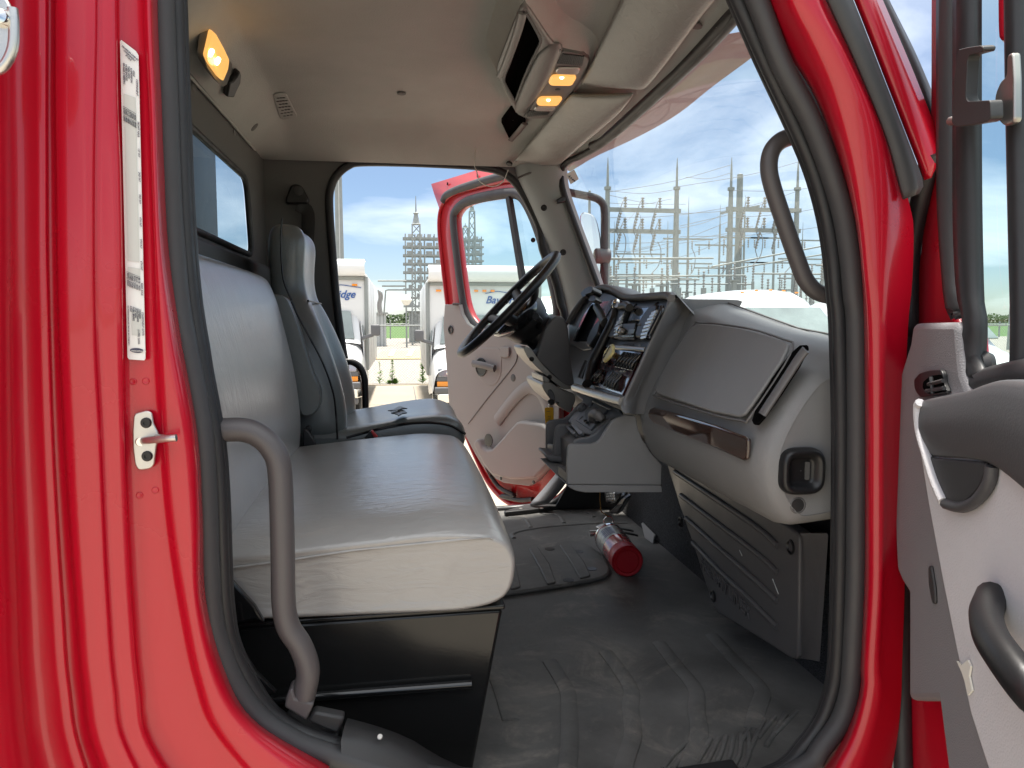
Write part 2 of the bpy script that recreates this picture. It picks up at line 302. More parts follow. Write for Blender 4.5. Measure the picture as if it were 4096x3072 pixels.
def lathe(name, prof, a, axis, mt, parent=None, seg=24, label=None, sharpen=35):
    """prof: (distance along axis, radius)"""
    ax = V(axis).normalized(); n1 = ax.orthogonal().normalized(); n2 = ax.cross(n1); a = V(a); verts = []
    for d, r in prof:
        for k in range(seg): an = 2 * math.pi * k / seg; verts.append(a + ax * d + (n1 * math.cos(an) + n2 * math.sin(an)) * r)
    f = [(i * seg + k, i * seg + (k + 1) % seg, (i + 1) * seg + (k + 1) % seg, (i + 1) * seg + k) for i in range(len(prof) - 1) for k in range(seg)]
    f.append(tuple(range(seg - 1, -1, -1))); f.append(tuple(range((len(prof) - 1) * seg, len(prof) * seg)))
    return sharp(link(name, fixn(mesh(verts, f)), parent, mt, label), sharpen)
def disc(name, c, n, r, mt, parent, th=0.002, seg=16): n = V(n).normalized(); return lathe(name, [(-th, r), (0, r), (th * .3, r * .8)], V(c), n, mt, parent, seg)
def text(name, s, size, o, xd, yd, mt, parent, ext=0.0003, shear=0.0, align='LEFT', spacing=1.0, off=0.0):
    cu = bpy.data.curves.new('t', 'FONT'); cu.body = s; cu.size = size; cu.extrude = ext; cu.shear = shear; cu.align_x = align; cu.space_character = spacing; cu.resolution_u = 3; cu.offset = off
    ob = bpy.data.objects.new('t', cu); COL.objects.link(ob); dg = bpy.context.evaluated_depsgraph_get(); me = bpy.data.meshes.new_from_object(ob.evaluated_get(dg))
    bpy.data.objects.remove(ob); bpy.data.curves.remove(cu)
    xd, yd = V(xd), V(yd); zd = xd.cross(yd).normalized()
    M = Matrix(((xd.x, yd.x, zd.x, o[0]), (xd.y, yd.y, zd.y, o[1]), (xd.z, yd.z, zd.z, o[2]), (0, 0, 0, 1))); me.transform(M); me.materials.clear()
    return link(name, me, parent, mt, smooth=False)
def copy_tree(o, parent=None):
    c = o.copy(); COL.objects.link(c)
    if parent is not None: c.parent = parent
    for ch in list(o.children): copy_tree(ch, c)
    return c
# ================================================================== THE TRUCK: shell of the cab
TR = root('truck', 'red truck with its cab open, seen through the passenger doorway', 'truck', (0.2, 1.96, 0.0))
NEAR, FARY, FLOOR = 0.965, 2.94, 0.92
# ---- rear door jamb: pressed red sheet, guides run top to bottom, from the outer skin inwards
G = [
 ([(-900,-700),(-900,0),(-900,400),(-900,675),(-900,1000),(-900,1350),(-900,1740),(-900,2075),(-900,2410),(-880,2750),(-800,3200),(-500,4200)], .70),
 ([(-60,-700),(-60,0),(-60,400),(-60,675),(-60,1000),(-60,1350),(-60,1740),(-60,2075),(-50,2410),(-40,2750),(20,3200),(300,4200)], .80),
 ([(45,-700),(50,0),(52,400),(56,675),(58,1000),(62,1350),(70,1740),(85,2075),(100,2410),(120,2750),(190,3150),(500,4100)], .868),
 ([(170,-700),(176,0),(176,400),(177,675),(178,1000),(188,1350),(202,1740),(219,2075),(240,2410),(266,2750),(340,3100),(700,4000)], .872),
 ([(185,-700),(188,0),(187,400),(188,675),(190,1000),(198,1350),(210,1740),(228,2075),(250,2410),(277,2750),(352,3090),(715,3970)], .890),
 ([(212,-700),(216,0),(216,400),(220,675),(224,1000),(232,1350),(250,1740),(270,2075),(295,2410),(322,2750),(395,3080),(760,3900)], .892),
 ([(228,-700),(232,0),(232,400),(236,675),(240,1000),(250,1350),(272,1740),(292,2075),(318,2410),(348,2750),(420,3070),(790,3850)], .872),
 ([(365,-700),(372,0),(366,400),(364,675),(364,1000),(370,1350),(390,1740),(404,2075),(422,2410),(450,2750),(520,3050),(900,3700)], .876),
 ([(385,-700),(392,0),(386,400),(382,675),(382,1000),(388,1350),(408,1740),(422,2075),(440,2410),(468,2750),(540,3040),(930,3650)], .888),
 ([(455,-700),(462,0),(466,400),(476,675),(482,1000),(486,1350),(494,1740),(506,2075),(524,2410),(554,2750),(620,3020),(1000,3550)], .896),
 ([(468,-700),(474,0),(480,400),(490,675),(496,1000),(500,1350),(508,1740),(520,2075),(540,2410),(572,2750),(640,3010),(1030,3500)], .924),
 ([(555,-700),(562,0),(580,400),(592,675),(602,1000),(612,1350),(634,1740),(660,2075),(706,2410),(775,2740),(870,2960),(1200,3350)], .926),
 ([(572,-700),(578,0),(596,400),(606,675),(618,1000),(634,1350),(660,1740),(690,2075),(734,2410),(800,2735),(895,2945),(1230,3300)], .914),
 ([(600,-700),(606,0),(622,400),(630,675),(646,1000),(690,1350),(760,1740),(785,2075),(796,2410),(876,2720),(1000,2905),(1290,3120)], .918),
 ([(640,-700),(640,0),(656,400),(668,675),(686,1000),(736,1350),(800,1740),(820,2075),(836,2410),(925,2715),(1040,2890),(1330,3050)], .972),
]
NS = 40
gw = []
def soft(Y, lo=.868, hi=.93): return Y if Y < lo or Y > .95 else .895 + (Y - .895) * .62
for pts, Y in G: Y = soft(Y); gw.append(resample(cat([onY(p, Y) for p in pts], 8), NS * 2))
rows = [list(r) for r in zip(*gw)]
jamb = loft('rear_door_jamb', [cat(r, 3) for r in rows], 'red', TR, label='fluted glossy red door jamb with striker and data label')
for px in [(630,150),(690,148),(842,135),(915,485),(660,690),(735,665),(935,790),(195/1.185,0)][:7]:   # dimples and welds in the jamb
    p = onY(S1(*px), .9135 if px[0] < 800 else .938); lathe('weld_dimple', [(-.006, .0042), (-.0004, .0040), (.0002, .0032), (-.0002, .0024), (-.0003, .001)], p, (0, -1, 0), 'red', jamb, 18, sharpen=80)
# data label: white strip with print
la, lb, lc, ld = R1(570,190), R1(657,255), S1(690,48), S1(605,42)
LBY = .9095
lab = link('data_label', mesh([onY(p, LBY) for p in (R1(576,190), R1(645,243), R1(657,262), S1(690,40), S1(684,49), S1(612,44), S1(605,34), R1(570,196))], [(0, 1, 2, 3, 4, 5, 6, 7)]), jamb, 'sticker', 'long white data label with rows of small print', False); solid(lab, .001, 0)
def lp(s, t, dy=-.0016):   # s down the label 0..1, t across left->right 0..1
    a, b = V(R1(570,190)).lerp(V(S1(605,42)), s), V(R1(657,225)).lerp(V(S1(690,46)), s); q = a.lerp(b, t); return onY(q, LBY + dy)
def lq(name, s0, s1, t0, t1, mt): return link(name, mesh([lp(s0, t0, -.0011), lp(s0, t1, -.0011), lp(s1, t1, -.0011), lp(s1, t0, -.0011)], [(0, 1, 2, 3)]), lab, mt, smooth=False)
for s0, s1, t0, t1 in [(.165,.69,.12,.78),(.71,.745,.12,.80),(.845,.925,.25,.78)]: lq('shaded_field', s0, s1, t0, t1, 'sticker_grey')
def lt(s, t, st, sz):
    o = lp(s, t); xd = (lp(s + .01, t) - o).normalized(); yd = (lp(s, t + .1) - o).normalized(); text('print', st, sz, o, xd, yd, 'ink', lab, .0002)
W_ = (lp(.5, 1) - lp(.5, 0)).length
for s, t, st in [(.105,.82,'COMPONENT'),(.075,.66,'  AXLE'),(.075,.52,'SUSPENSION'),(.072,.38,'TIRES RIMS'),(.07,.25,'HUBS/SPOKES'),(.068,.12,'BRAKES STEERING'),
  (.24,.84,'FRONT AXLE'),(.325,.84,'1ST INT'),(.40,.84,'2ND INT'),(.472,.84,'3RD INT'),(.545,.84,'4TH INT'),(.615,.84,'5TH INT'),(.685,.84,'6TH INT'),(.755,.84,'REAR AXLE'),
  (.735,.70,'( 8618) 19000'),(.733,.57,'( 8164) 18000'),(.731,.44,'( 9199) 20280'),(.729,.31,'(13408) 29560'),(.727,.19,'(11793) 26000'),(.725,.07,'( 9072) 20000'),
  (.215,.68,'( 4536) 10000'),(.213,.56,'( 4536) 10000'),(.211,.44,'( 4990) 11020'),(.209,.32,'( 6713) 14800'),(.207,.20,'( 6350) 14000'),(.205,.08,'( 5443) 12000'),
  (.848,.84,'COMPONENT GVWR'),(.84,.70,'CHASSIS'),(.838,.57,'ENG/TRANS'),(.836,.45,'5TH WHL'),(.834,.33,'PARK BRAKE'),(.832,.20,'AXLE'),(.905,.60,'(11793) 26000'),(.832,.06,'VIN 1FVACWDT3GHHC6484  PART NO. 24-01177-080 REV R')]:
    lt(s, t, st, W_ * (.145 if len(st) < 30 else .088))
for k, st in enumerate(['MAXIMUM GWR BY', 'COMPONENT', '(KG)LB']):
    o = lp(.018 + .012 * k, .06 + .1 * k); xd = (lp(.045 + .012 * k, .95) - o).normalized(); yd = V((xd.z, 0, -xd.x)) * -1; text('print', st, W_ * .13, o, xd, yd, 'ink', lab, .0002)
bd = link('maker_badge', fixn(mesh([lp(.972 + .006 * math.sin(a) * 1.3, .52 + .38 * math.cos(a), -.0014) for a in [k * math.pi / 10 for k in range(20)]], [tuple(range(20))])), lab, 'ink', smooth=False)
o = lp(.976, .22, -.002); text('print', 'FREIGHTLINER', W_ * .125, o, (lp(.976, .9, -.002) - o).normalized(), (0, 0, 1), 'sticker', lab, .0002)
# striker plate with pin
spl = prism('striker_plate', rounded([onY(S1(*p), .9115) for p in [(640,300),(700,285),(725,295),(733,350),(757,395),(745,450),(735,540),(715,560),(660,567),(645,540),(636,470),(634,380)]], .004), (0, -.004, 0), 'steel', jamb, .0012, label='bright steel striker plate with pin')
for p in [(693,345),(698,503)]: lathe('bolt', [(0, .0062), (.0012, .0062), (.003, .0050), (.003, .0026), (.0015, .0026), (.0015, .0004)], onY(S1(*p), .9075), (0, -1, 0), 'black', spl, 18)
tube('striker_pin', [onY(S1(668,432), .915), onY(S1(700,428), .89), onY(S1(790,420), .875), onY(S1(836,416), .872)], (.0042, .0030), 'steel', spl, 10, flat=(0, 0, 1), sm=3)
tube('striker_pin', [onY(S1(738,408), .915), onY(S1(765,414), .895), onY(S1(805,418), .88)], .0034, 'steel', spl, 10, sm=3)
lathe('collar', [(-.004, .0062), (.004, .0062), (.006, .005)], onY(S1(668,432), .913), (0.3, -1, 0), 'chrome', spl, 14)
# bracket at the outer edge
br = prism('latch_bracket', rounded([onY(R1(*p), .79) for p in [(-90,-60),(20,-30),(66,35),(74,110),(68,235),(20,330),(-90,380)]], .012), (0, -.006, 0), 'steel', TR, .002, label='pressed steel bracket at the upper edge of the jamb')
lathe('bolt', [(0, .009), (.002, .009), (.006, .007), (.007, .002)], onY(R1(8,85), .784), (0, -1, 0), 'chrome', br, 18)
tube('flange', [onY(R1(*p), .786) for p in [(60,40),(66,110),(60,230),(15,318),(-60,350)]], .005, 'steel', br, 8, sm=4)
# ---- near doorway seals
bulbL = [(640,-250),(645,0),(662,422),(675,760),(692,1012),(713,1223),(742,1383),(765,1500),(788,1620),(810,1780),(823,1990),(831,2244),(844,2455),(878,2598),(940,2745),(1029,2865),(1143,2947),(1270,3004)]
bulbB = [(1600,3100),(2000,3170),(2500,3200),(2950,3170)]
bulbR = [(3215,3069),(3287,2989),(3360,2888),(3398,2772),(3410,2647),(3424,2357),(3428,2068),(3431,1682),(3427,1296),(3415,1180),(3400,1019),(3370,846),(3315,666),(3237,470),(3127,259),(3037,24),(2940,-180)]
bulbT = [(2750,-420),(2300,-540),(1500,-570),(900,-520),(700,-400)]
bl = [onY(p, NEAR) for p in bulbL + bulbB + bulbR + bulbT]
tube('door_seal', bl, .0146, 'rubber_grey', TR, 14, closed=True, sm=5, label='dark rubber bulb seal round the doorway')
inL = [(690,-250),(698,0),(713,422),(727,760),(742,1012),(763,1223),(789,1383),(808,1500),(831,1620),(857,1780),(873,1990),(882,2244),(890,2413),(916,2570),(985,2720),(1060,2835),(1156,2909),(1270,2960)]
inB = [(1600,3060),(2000,3130),(2500,3160),(2930,3130)]
inR = [(3130,3075),(3215,2989),(3287,2888),(3331,2772),(3352,2647),(3362,2357),(3367,2068),(3368,1682),(3358,1296),(3347,1180),(3335,1034),(3307,862),(3257,682),(3182,502),(3068,259),(2974,47),(2880,-150)]
inT = [(2700,-370),(2280,-480),(1500,-510),(930,-470),(740,-370)]
il = [onY(p, .985) for p in inL + inB + inR + inT]
tube('seal_lip', il, (.0105, .0125), 'rubber', TR, 12, closed=True, sm=5)
il2 = [onY((p[0] + (10 if p[0] < 2000 else -12), p[1]), .998) for p in inL + inB + inR + inT]
tube('seal_carrier', il2, (.011, .016), 'rubber', TR, 12, closed=True, sm=5)
# ---- inner liner of the near side wall (behind the seals)
def ring_wall(name, loop, Y, x0, x1, z0, z1, mt, parent, n=96, clip=None):
    lp_ = resample(loop, n, True); c = sum(lp_, V()) / n; out = []
    for p in lp_:
        d = p - c; k = 1e9
        if d.x > 1e-6: k = min(k, (x1 - c.x) / d.x)
        if d.x < -1e-6: k = min(k, (x0 - c.x) / d.x)
        if d.z > 1e-6: k = min(k, (z1 - c.z) / d.z)
        if d.z < -1e-6: k = min(k, (z0 - c.z) / d.z)
        q = V((c.x + d.x * k, Y, c.z + d.z * k))
        if clip: q.x = max(min(q.x, clip(q.z)), min(p.x + .012, q.x))
        out.append(q)
    return loft(name, [lp_, out], mt, parent, cu=True, smooth=False)
def zclip(pts):
    pts = sorted(pts, key=lambda v: v.z)
    def f(z):
        if z <= pts[0].z: return pts[0].x
        for a, b in zip(pts, pts[1:]):
            if z <= b.z: return a.x + (b.x - a.x) * (z - a.z) / (b.z - a.z)
        a, b = pts[-2:]; return b.x + (b.x - a.x) / (b.z - a.z) * (z - b.z)
    return f
nclip = zclip([onY(R4(*p), 1.012) for p in [(655,0),(820,420),(960,780),(1000,930),(1010,1300),(1010,1659)]])
fclip = zclip([onY(p, 2.925) for p in [R3(420,1312), R3(500,1480), R3(580,1659), R6(835,180), R6(900,400)]])
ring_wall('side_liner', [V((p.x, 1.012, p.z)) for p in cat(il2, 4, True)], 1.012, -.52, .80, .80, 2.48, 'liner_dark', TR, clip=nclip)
# ---- near front pillar in red, with gutter strip
H = [
 ([(150,-300),(215,0),(330,280),(450,480),(560,760),(640,1020),(685,1250),(702,1500),(706,1659)], [(163,500),(163,900),(160,1200),(145,1500)], [(1985,95),(1900,330),(1780,510)], .968),
 ([(230,-300),(290,0),(405,250),(515,500),(605,800),(668,1120),(700,1400),(716,1659)], [(172,500),(172,900),(170,1200),(155,1500)], [(2000,95),(1930,330),(1820,530)], .925),
 ([(290,-300),(350,0),(470,240),(590,500),(665,800),(705,1120),(722,1400),(740,1659)], [(190,500),(190,900),(188,1200),(170,1500)], [(2020,95),(1960,330),(1860,540)], .905),
 ([(400,-300),(460,0),(600,280),(740,600),(800,900),(812,1200),(806,1450),(806,1659)], [(235,500),(235,900),(230,1200),(215,1500)], [(2090,95),(2040,330),(1960,560)], .896),
 ([(440,-300),(500,0),(640,290),(790,620),(860,900),(885,1150),(868,1450),(856,1659)], [(262,500),(262,900),(255,1200),(245,1500)], [(2140,95),(2100,330),(2040,580)], .902),
 ([(500,-300),(560,0),(700,310),(850,680),(930,1000),(962,1150),(955,1450),(935,1659)], [(330,500),(330,900),(330,1200),(320,1500)], [(2220,95),(2200,330),(2150,600)], .915),
]
gw = []
for a, b, c, Y in H: gw.append(resample(cat([onY(p, Y) for p in [R4(*q) for q in a] + [S4(*q) for q in b] + [T4(*q) for q in c]], 8), 60))
pil = loft('front_pillar', [cat(list(r), 4) for r in zip(*gw)], 'red', TR, label='glossy red windscreen pillar beside the doorway')
def ribbon(name, left, right, Y, mt, th, parent, Y2=None):
    a = resample(cat([onY(p, Y) for p in left], 8), 30); b = resample(cat([onY(p, Y2 or Y) for p in right], 8), 30)
    rows = [[p, p.lerp(q, .5) + V((0, -.004, 0)), q] for p, q in zip(a, b)]; o = loft(name, rows, mt, parent); solid(o, th, 1); return o
gs = ribbon('gutter_strip', [R4(*p) for p in [(450,-180),(530,0),(680,330),(830,700),(918,1015)]], [R4(*p) for p in [(570,-180),(655,0),(820,420),(960,780),(1012,930),(993,988)]], .893, 'rubber_grey', .008, pil); gs['label'] = 'black rubber rain strip along the pillar'
ribbon('outer_pillar', [R4(*p) for p in [(575,-180),(658,0),(822,420),(962,780),(1016,920)]], [R4(*p) for p in [(680,-180),(757,0),(900,330),(1010,600),(1075,760)]], .91, 'red', .01, pil, .94)
ribbon('windscreen_trim', [R4(*p) for p in [(680,-180),(755,0),(900,330),(1010,600),(1085,790)]], [R4(*p) for p in [(725,-180),(800,0),(940,280),(1060,560),(1120,690)]], .95, 'rubber', .008, pil, .985)
# ---- roof liner: crowned sheet with rear slope, side headers and front header
def roofz(x, y):
    z = 2.42 - .05 * ((y - 1.96) / .9) ** 4 - .012 * ((x - .05) / .45) ** 2
    return z
ys = [1.02 + i * (2.905 - 1.02) / 40 for i in range(41)]
rowsx = [-.5, -.485, -.46, -.43, -.40, -.37, -.32, -.2, -.05, .1, .25, .38, .44, .50, .56, .60, .63, .655]
def linz(x, y):
    z = roofz(x, y)
    if x < -.40: z = min(z, z - (-.40 - x) / .10 * (z - 2.285))
    if x > .44: z -= ((x - .44) / .215) ** 1.15 * (z - 2.285)
    e = min(1, max(0, (abs(y - 1.96) - .76) / .185)); z -= (e ** 1.25) * (z - 2.28)
    return z
liner = loft('roof_liner', [[V((x, y, linz(x, y))) for y in ys] for x in rowsx], 'liner', TR, sub=1, label='beige moulded roof liner')
box('roof_skin', (.08, 1.96, 2.50), (1.35, 2.06, .06), 'red', TR, .025, 3)
def onL(p, k=1.0):
    """where the view ray meets the roof liner; k < 1 stops short of it"""
    d = ray(p); lo, hi = .8, 5.0
    for _ in range(60):
        t = (lo + hi) / 2; q = CAM + d * t
        if q.z < linz(max(-.5, min(.655, q.x)), max(1.02, min(2.905, q.y))) and -.5 < q.x < .655 and q.y < 2.905: lo = t
        else: hi = t
    return CAM + d * (lo * k)
LN = lambda p, z0=2.4: onL(p)
for p, z in [(R2(1503,612), 2.418)]: disc('trim_plug', LN(p, z) - V((0, 0, .006)), (0, 0, -1), .014, 'liner_dark', liner, .004)
# rear slope pieces: lamp, hook, plugs, speaker grille
nr = V((.75, 0, -.66)).normalized()
lampc = onX(R2(240,345), -.452)
lo = [onX(R2(*p), -.452) for p in [(190,150),(235,180),(300,290),(338,370),(330,440),(300,520),(270,538),(215,480),(160,400),(145,340),(160,230),(175,165)]]
lm = prism('dome_lamp', rounded(lo, .01), nr * .022, 'console', liner, .006, 3, label='amber glowing reading lamp above the rear window')
li = [onX(R2(*p), -.435) for p in [(222,190),(245,200),(300,300),(336,375),(328,440),(295,515),(270,500),(205,410),(183,360),(200,290)]]
prism('lens', rounded(li, .01), nr * .012, 'lens_amber', lm, .003)
for p in [(240,350),(283,405)]: lathe('bulb', [(-.012, .002), (-.009, .005), (0, .006), (.009, .005), (.012, .002)], onX(R2(*p), -.4215), (0.2, .5, .8), 'bulb', lm, 10)
hk = [onL(R2(*p), .995) for p in [(312,615),(330,520),(355,510),(378,480),(388,450),(400,445),(408,470),(404,520),(380,570),(358,620)]]
prism('coat_hook', hk, nr * .018, 'black', liner, .004, 2)
for p in [(128,580),(397,880)]: disc('trim_plug', onX(R2(*p), -.498), (1, 0, -.2), .016, 'liner_dark', liner)
disc('trim_plug', onL(R2(530,845), .999), nr, .016, 'liner_dark', liner)
gp = [onL(R2(*p), .999) for p in [(645,615),(735,610),(815,770),(700,790)]]
nrg = V((.12, 0, -1)).normalized()
gr = prism('speaker_grille', rounded(gp, .02), nrg * .004, 'liner', liner, .004, 2)
for i in range(7):
    for j in range(4 if i % 2 else 3):
        u = .16 + .7 * i / 6; w = .18 + (.2 * j + (.1 if i % 2 == 0 else 0))
        q = gp[0].lerp(gp[3], u).lerp(gp[1].lerp(gp[2], u), w + .02) + nrg * .0045; disc('grille_hole', q, nrg, .0050, 'black', gr, .0006, 8)
# rear wall with window
wy0, wy1, wz0, wz1 = 1.27, 2.655, 1.905, 2.152
wl_ = rounded([V((-.5, wy0, wz0)), V((-.5, wy1, wz0)), V((-.5, wy1 - .06, wz1)), V((-.5, wy0 + .06, wz1))], .06, 6)
def rect_ring(name, loop, x, y0, y1, z0, z1, mt):
    n = 96; lp_ = resample(loop, n, True); c = sum(lp_, V()) / n; out = []
    for p in lp_:
        d = p - c; k = 1e9
        for v, lo_, hi in ((d.y, y0 - c.y, y1 - c.y), (d.z, z0 - c.z, z1 - c.z)):
            if v > 1e-6: k = min(k, hi / v)
            if v < -1e-6: k = min(k, lo_ / v)
        out.append(V((x, c.y + d.y * k, c.z + d.z * k)))
    return loft(name, [lp_, [a.lerp(b, .12) for a, b in zip(lp_, out)], out], mt, TR, cu=True)
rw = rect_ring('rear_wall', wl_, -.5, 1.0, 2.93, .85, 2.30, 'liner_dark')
tube('window_gasket', wl_, .010, 'rubber', rw, 8, closed=True)
link('window_pane', mesh([p + V((-.012, 0, 0)) for p in wl_], [tuple(range(len(wl_)))]), rw, 'glass_rear', 'dusty tinted rear window pane', False)
tube('trim_edge', [onX(R2(70,478), -.492), onX(R2(300,730), -.492), onX(R2(530,995), -.492)], .004, 'liner', rw, 8, sm=3)
box('parcel_ledge', (-.475, 1.96, 1.84), (.05, 1.86, .07), 'dark_trim', rw, .015, 3)
tb = box('cargo_body', (-2.6, 1.96, 2.1), (3.76, 2.4, 2.4), 'body_blue', TR, .02, 2); tb['label'] = 'dark blue grey cargo body behind the rear window'
box('roof_rail', (-.74, 1.96, 3.34), (.08, 2.42, .08), 'body_blue', tb, .01)
# ---- far side wall with the driver doorway
farL = [R5(*p) for p in [(130,1390),(118,1260),(105,1180),(70,900),(45,600),(28,330),(38,230),(75,155),(140,100),(220,80),(500,82),(850,98),(960,112)]]
farR = [R5(*p) for p in [(1040,130),(1110,170),(1170,235),(1235,350),(1292,480)]] + [R6(*p) for p in [(640,80),(690,200),(737,330),(768,470),(795,560)]]
fl = [onY(p, FARY) for p in farL + farR] + [V((.70, FARY, 1.4)), V((.70, FARY, 1.08)), V((.64, FARY, .96)), V((.50, FARY, .925)), V((.1, FARY, .925)), V((-.12, FARY, .97)), V((-.19, FARY, 1.1))]
flc = cat(fl, 5, True)
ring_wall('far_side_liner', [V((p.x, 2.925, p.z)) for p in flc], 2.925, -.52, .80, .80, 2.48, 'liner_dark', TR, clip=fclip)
tube('far_door_seal', [V((p.x, 2.925, p.z)) for p in flc], .0155, 'rubber', TR, 10, closed=True)
ring_wall('far_body_side', [V((p.x, 2.985, p.z)) for p in flc], 2.985, -.54, .70, .70, 2.52, 'red', TR, clip=fclip)
loft('far_reveal', [[V((p.x, 2.93, p.z)) for p in flc], [V((p.x, 2.985, p.z)) for p in flc]], 'red', TR, cu=True)
# seat belt anchor and belt on the far pillar
an = prism('belt_anchor', rounded([onY(R2(*p), 2.905) for p in [(775,1240),(800,1228),(835,1235),(860,1260),(895,1330),(890,1360),(745,1360),(738,1330)]], .012), (0, -.03, 0), 'black', TR, .008, 2, label='black belt guide on the far door pillar')
disc('bolt', onY(R2(820,1265), 2.873), (0, -1, 0), .018, 'dark_trim', an, .004)
tube('belt_strap', [onY(R2(815,1360), 2.89), onY(T2(385,60), 2.89), onY(T2(375,330), 2.86), onY(T2(385,560), 2.85), onY(T2(430,900), 2.84)], (.0025, .024), 'black', an, 8, flat=(0, 1, 0), sm=4)
prism('buckle_tongue', rounded([onY(T2(*p), 2.80) for p in [(345,375),(365,375),(362,445),(340,445)]], .004), (0, -.006, 0), 'steel', an, .001)
prism('belt_clip', rounded([onY(T2(*p), 2.83) for p in [(345,310),(375,298),(418,320),(418,420),(385,430),(348,400)]], .01), (0, -.03, 0), 'black', an, .006)
# floor, firewall
fm = link('floor_mat', mesh([V((-.5, 1.0, FLOOR)), V((.90, 1.0, FLOOR)), V((.90, 2.93, FLOOR)), V((-.5, 2.93, FLOOR))], [(0, 1, 2, 3)]), TR, 'mat_floor', 'worn black rubber floor mat', False)
loft('firewall_carpet', [[V((.87, y, FLOOR)), V((.90, y, 1.05)), V((.93, y, 1.2)), V((.96, y, 1.40)), V((.97, y, 1.56))] for y in [1.0 + .1 * i for i in range(20)]], 'carpet', TR, label='grey carpet on the firewall')
# hood in front of the firewall
loft('engine_hood', [[V((1.06 + t * 1.3, 1.96 + s * (1.05 - .15 * t), 1.52 - .22 * t - (.5 if abs(s) > .95 else .10 * s * s))) for s in (-1, -.9, -.5, 0, .5, .9, 1)] for t in (0, .3, .6, .9, 1)], 'red', TR, sub=1)
# ================================================================== windscreen, header, visors, overhead console
def wx(y, z):   # windscreen surface
    return .665 + .30 * (2.28 - z) + .10 * (1 - ((y - 1.96) / .92) ** 2) * (.35 + .65 * (2.28 - z) / .6) - .02
ws = loft('windscreen', [[V((wx(1.06 + .0905 * i, 2.275 - .065 * j), 1.06 + .0905 * i, 2.275 - .065 * j)) for i in range(21)] for j in range(11)], 'glass_wind', TR, label='wide curved windscreen')
# far front pillar trim
pl = [onY(p, 2.90) for p in [R3(295,1225), R3(318,1312), R3(400,1480), R3(480,1659), R6(735,180), R6(800,400), R6(832,545), R6(850,640)]]
pr_ = [onY(p, 2.80) for p in [R3(640,1175), R3(632,1255), R3(652,1400), R3(742,1659), R6(968,150), R6(1032,330), R6(1060,430), R6(1080,520)]]
pa, pb = resample(cat(pl, 6), 24), resample(cat(pr_, 6), 24)
fp = loft('far_pillar_trim', [[a + V((0, .01, 0)), a, a.lerp(b, .2) + V((-.006, -.022, 0)), a.lerp(b, .5) + V((-.004, -.03, 0)), a.lerp(b, .8) + V((0, -.018, 0)), b, b + V((.03, .02, 0))] for a, b in zip(pa, pb)], 'pillar', TR, sub=1, label='pale grey trim on the far windscreen pillar')
tube('pillar_seam', [onY(R3(*p), 2.87 - .02 * k) for k, p in enumerate([(318,1312),(400,1278),(500,1260),(628,1254)])], .004, 'liner_dark', fp, 6, sm=4)
for p in [R3(508,1532), R6(790,103)]: lathe('screw_plug', [(-.004, .012), (0, .012), (.001, .009), (-.003, .007)], onY(p, 2.825), (-.3, -1, 0), 'black', fp, 14)
prism('cable_clip', rounded([onY(R3(*p), 2.80) for p in [(590,1478),(640,1452),(662,1465),(658,1495),(600,1508)]], .006), (0, -.02, 0), 'black', fp, .004)
disc('screw_plug', onY(R5(1255,543), 3.02), (-.5, -1, 0), .010, 'dark_trim', fp)
# windscreen frit / seals
frt = [R3(1935,110), R3(1500,560), R3(1000,1010), R3(800,1140), R3(690,1190)]
hs = [onZ(p, 2.275) for p in frt]
tube('windscreen_seal', [V((.60, 1.10, 2.27))] + hs + [onY(R3(640,1260), 2.82), onY(R3(648,1400), 2.80), onY(R3(738,1659), 2.79), onY(R6(1030,335), 2.78)], .0125, 'rubber', ws, 8, sm=6)
tube('header_trim', [onZ(R3(*p), 2.275) + V((.004, 0, .008)) for p in [(1960,90),(1890,145),(1500,545),(1000,1000),(860,1090)]], .017, 'dark_trim', TR, 10, sm=5)
# near pillar inner trim (mirror of the far one)
def mir(p): return V((p.x, 3.92 - p.y, p.z))
loft('near_pillar_trim', [[mir(a) + V((.05, 0, 0)), mir(a.lerp(b, .5)) + V((.05, .03, 0)), mir(b) + V((.06, 0, 0))] for a, b in zip(pa, pb)], 'pillar', TR, sub=1)
# registration sticker on the glass
st = prism('glass_sticker', [onY(S6(*p), 2.74) for p in [(117,180),(178,143),(212,215),(152,253)]], (0, -.001, 0), 'sticker_grey', ws, label='small paper sticker in the windscreen corner')
for k in range(4): bar('print', onY(S6(140 + 12 * k, 200 + 8 * k), 2.737), onY(S6(150 + 12 * k, 190 + 14 * k), 2.737), .004, 'ink', st)
# exterior sun visor
e0 = [R3(2300,220), R3(2028,435), R3(1750,640), R3(1480,852), R3(1200,1010), R3(950,1125), R3(800,1182)]
lipx = .92
lip = resample(cat([onX(p, lipx - min(.05, .10 * abs(i - 2.5) ** 2 / 9)) for i, p in enumerate(e0)], 6), 30)
sv = loft('sun_visor', [[V((wx(a.y * .96 + .03, 2.275) + .02, min(2.98, a.y * .98 + .02), 2.31)), V((.80, a.y * .99 + .01, a.z * .5 + 1.165)), a, a + V((.006, 0, .008)), a + V((-.02, 0, .03))] for a in lip], 'visor_red', TR, label='glossy red sun visor above the windscreen')
